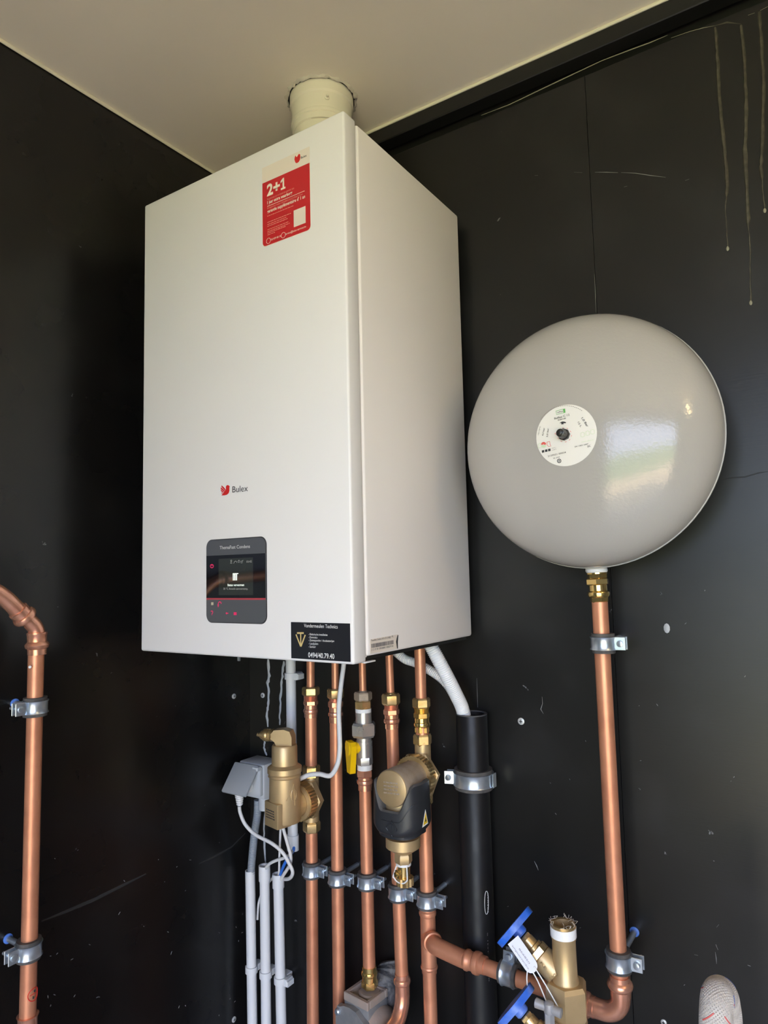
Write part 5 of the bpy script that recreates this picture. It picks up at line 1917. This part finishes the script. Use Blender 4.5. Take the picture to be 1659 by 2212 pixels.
# grey T-handle tap in front
tc_ = aty(1186, 2176, -VD - 0.045)
th_o = thing('t_handle_tap', 'small grey tap with a T-shaped handle in front of the brass block', 'tap', tc_ - UP * 0.05)
ta, tb_ = aty(1156, 2165, -VD - 0.045), aty(1214, 2190, -VD - 0.045)
tm = MB()
tm.lathe([(0, 0.0040), (0.001, 0.0058), (0.006, 0.0056), ((tb_ - ta).length / 2, 0.0046), ((tb_ - ta).length - 0.006, 0.0056), ((tb_ - ta).length - 0.001, 0.0058), ((tb_ - ta).length, 0.0040)], ta, tb_ - ta, 20)
tm.build('handle_bar', 'tap_grey', th_o, 40)
MB().lathe([(0, 0.0036), (0.002, 0.0062), (0.012, 0.0068), (0.014, 0.0056)], tc_ + UP * 0.007, -UP, 20).build('handle_hub', 'tap_grey', th_o, 40)
MB().hexn(tc_ - UP * 0.005, tc_ - UP * 0.034, 0.0066).build('stem', 'tap_grey', th_o)
MB().lathe([(0, 0.009), (0.004, 0.011), (0.02, 0.011)], tc_ - UP * 0.030, -UP, 24).build('tap_body', 'tap_grey', th_o)

# paper tag on a string
TDp = VD + 0.030
tA, tB = aty(1108, 2030, -TDp), aty(1146, 2085, -TDp)
tdir = (tB - tA).normalized()
tn = (CAM - tA).normalized() + Vector((-0.15, 0, 0))
tn = (tn - tdir * tn.dot(tdir)).normalized()
ts = tdir.cross(tn).normalized()
tl = (tB - tA).length
hw = 0.0088
poly = [tA + ts * hw, tA - ts * hw, tB - ts * hw]
for i in range(1, 8):
    a = math.pi * i / 8
    poly.append(tB - ts * hw * math.cos(a) + tdir * hw * math.sin(a))
poly.append(tB + ts * hw)
tg = MB().prism(poly, tn, 0.0005).build('paper_tag', 'tag_paper', None, 0)
tag(tg, 'small pale paper tag tied to the upper blue handwheel', 'tag')
lettA = tB + tdir * 0.002
sgn = 1
text('aquaconduit', lettA + ts * 0.0042 + tn * 0.0005, tA + tdir * 0.004 + ts * 0.0042 + tn * 0.0005, tn, 0.0030, 'barcode_grey', tg, 'tag_lettering')
text('058998', tB - tdir * 0.002 - ts * 0.0012 + tn * 0.0005, tA + tdir * 0.012 - ts * 0.0012 + tn * 0.0005, tn, 0.0028, 'barcode_grey', tg, 'tag_lettering')
for pts in ([(1146, 2092, TDp), (1162, 2120, TDp), (1182, 2168, TDp + 0.008)], [(1154, 2088, TDp), (1180, 2130, TDp), (1207, 2178, TDp + 0.008)], [(1140, 2090, TDp - 0.004), (1138, 2115, TDp - 0.004), (1141, 2146, TDp - 0.004)]):
    MB().tube([aty(u, v, -d) for u, v, d in pts], 0.0009, 8, 4).build('string', 'tape_white', tg, 60)

# ================================================================== braided hose, lower right
hq0 = aty(1544, 2330, -0.300)
hq1 = aty(1573, 2310, -0.235)
hA = [Vector((hq0.x, hq0.y, 0.03 + (hq0.z - 0.03) * k / 14)) for k in range(14)] + [hq0, aty(1546, 2230, -0.300), aty(1547, 2180, -0.297), aty(1551, 2150, -0.282), aty(1559, 2146, -0.256), aty(1566, 2172, -0.238), aty(1571, 2225, -0.235), hq1] + [Vector((hq1.x, hq1.y, hq1.z + (0.03 - hq1.z) * k / 14)) for k in range(1, 15)]
HR = 0.0146
hb3 = MB().tube(hA, HR - 0.0006, 28, 10)
hpth = hb3.last_path
ho = hb3.build('braided_hose', 'braid_dark', None, 70)
tag(ho, 'braided flexible hose bent in a tight arch at the lower right', 'hose')


def spiral(path, r, turns, phase, w, material, name, sgn=1, dash=None):
    """a braid strand wound around the hose; dash keeps only short stretches of it"""
    P = []
    prev = None
    sub = 4
    pts_ = []
    for k in range(len(path) - 1):
        sub = max(2, int((path[k + 1] - path[k]).length / 0.0025))
        for s_ in range(sub):
            pts_.append(path[k].lerp(path[k + 1], s_ / sub))
    for k in range(len(pts_)):
        d = (pts_[min(k + 1, len(pts_) - 1)] - pts_[max(k - 1, 0)]).normalized()
        if prev is None:
            x, y, _ = basis(d)
        else:
            x = (prev - d * prev.dot(d)).normalized()
            y = d.cross(x)
        prev = x
        a = phase + sgn * turns * 2 * math.pi * k / len(pts_)
        P.append(pts_[k] + (x * math.cos(a) + y * math.sin(a)) * r)
    if not dash:
        return MB().tube(P, w, 5, 0).build(name, material, ho, 60)
    for k in range(0, len(P) - dash[0], dash[0] + dash[1]):
        MB().tube(P[k:k + dash[0]], w, 5, 0).build(name, material, ho, 60)


for q_ in range(28):
    for sg in (1, -1):
        spiral(hpth, HR - 0.0004, 12.0, q_ * 2 * math.pi / 28, 0.0011, 'braid', 'braid_strand', sg)
for q_, mm in ((0.3, 'braid_red'), (0.75, 'braid_blue')):
    for sg in (1, -1):
        spiral(hpth, HR + 0.0001, 12.0, q_ * 2 * math.pi, 0.0009, mm, 'tracer_thread', sg, (8, 13))
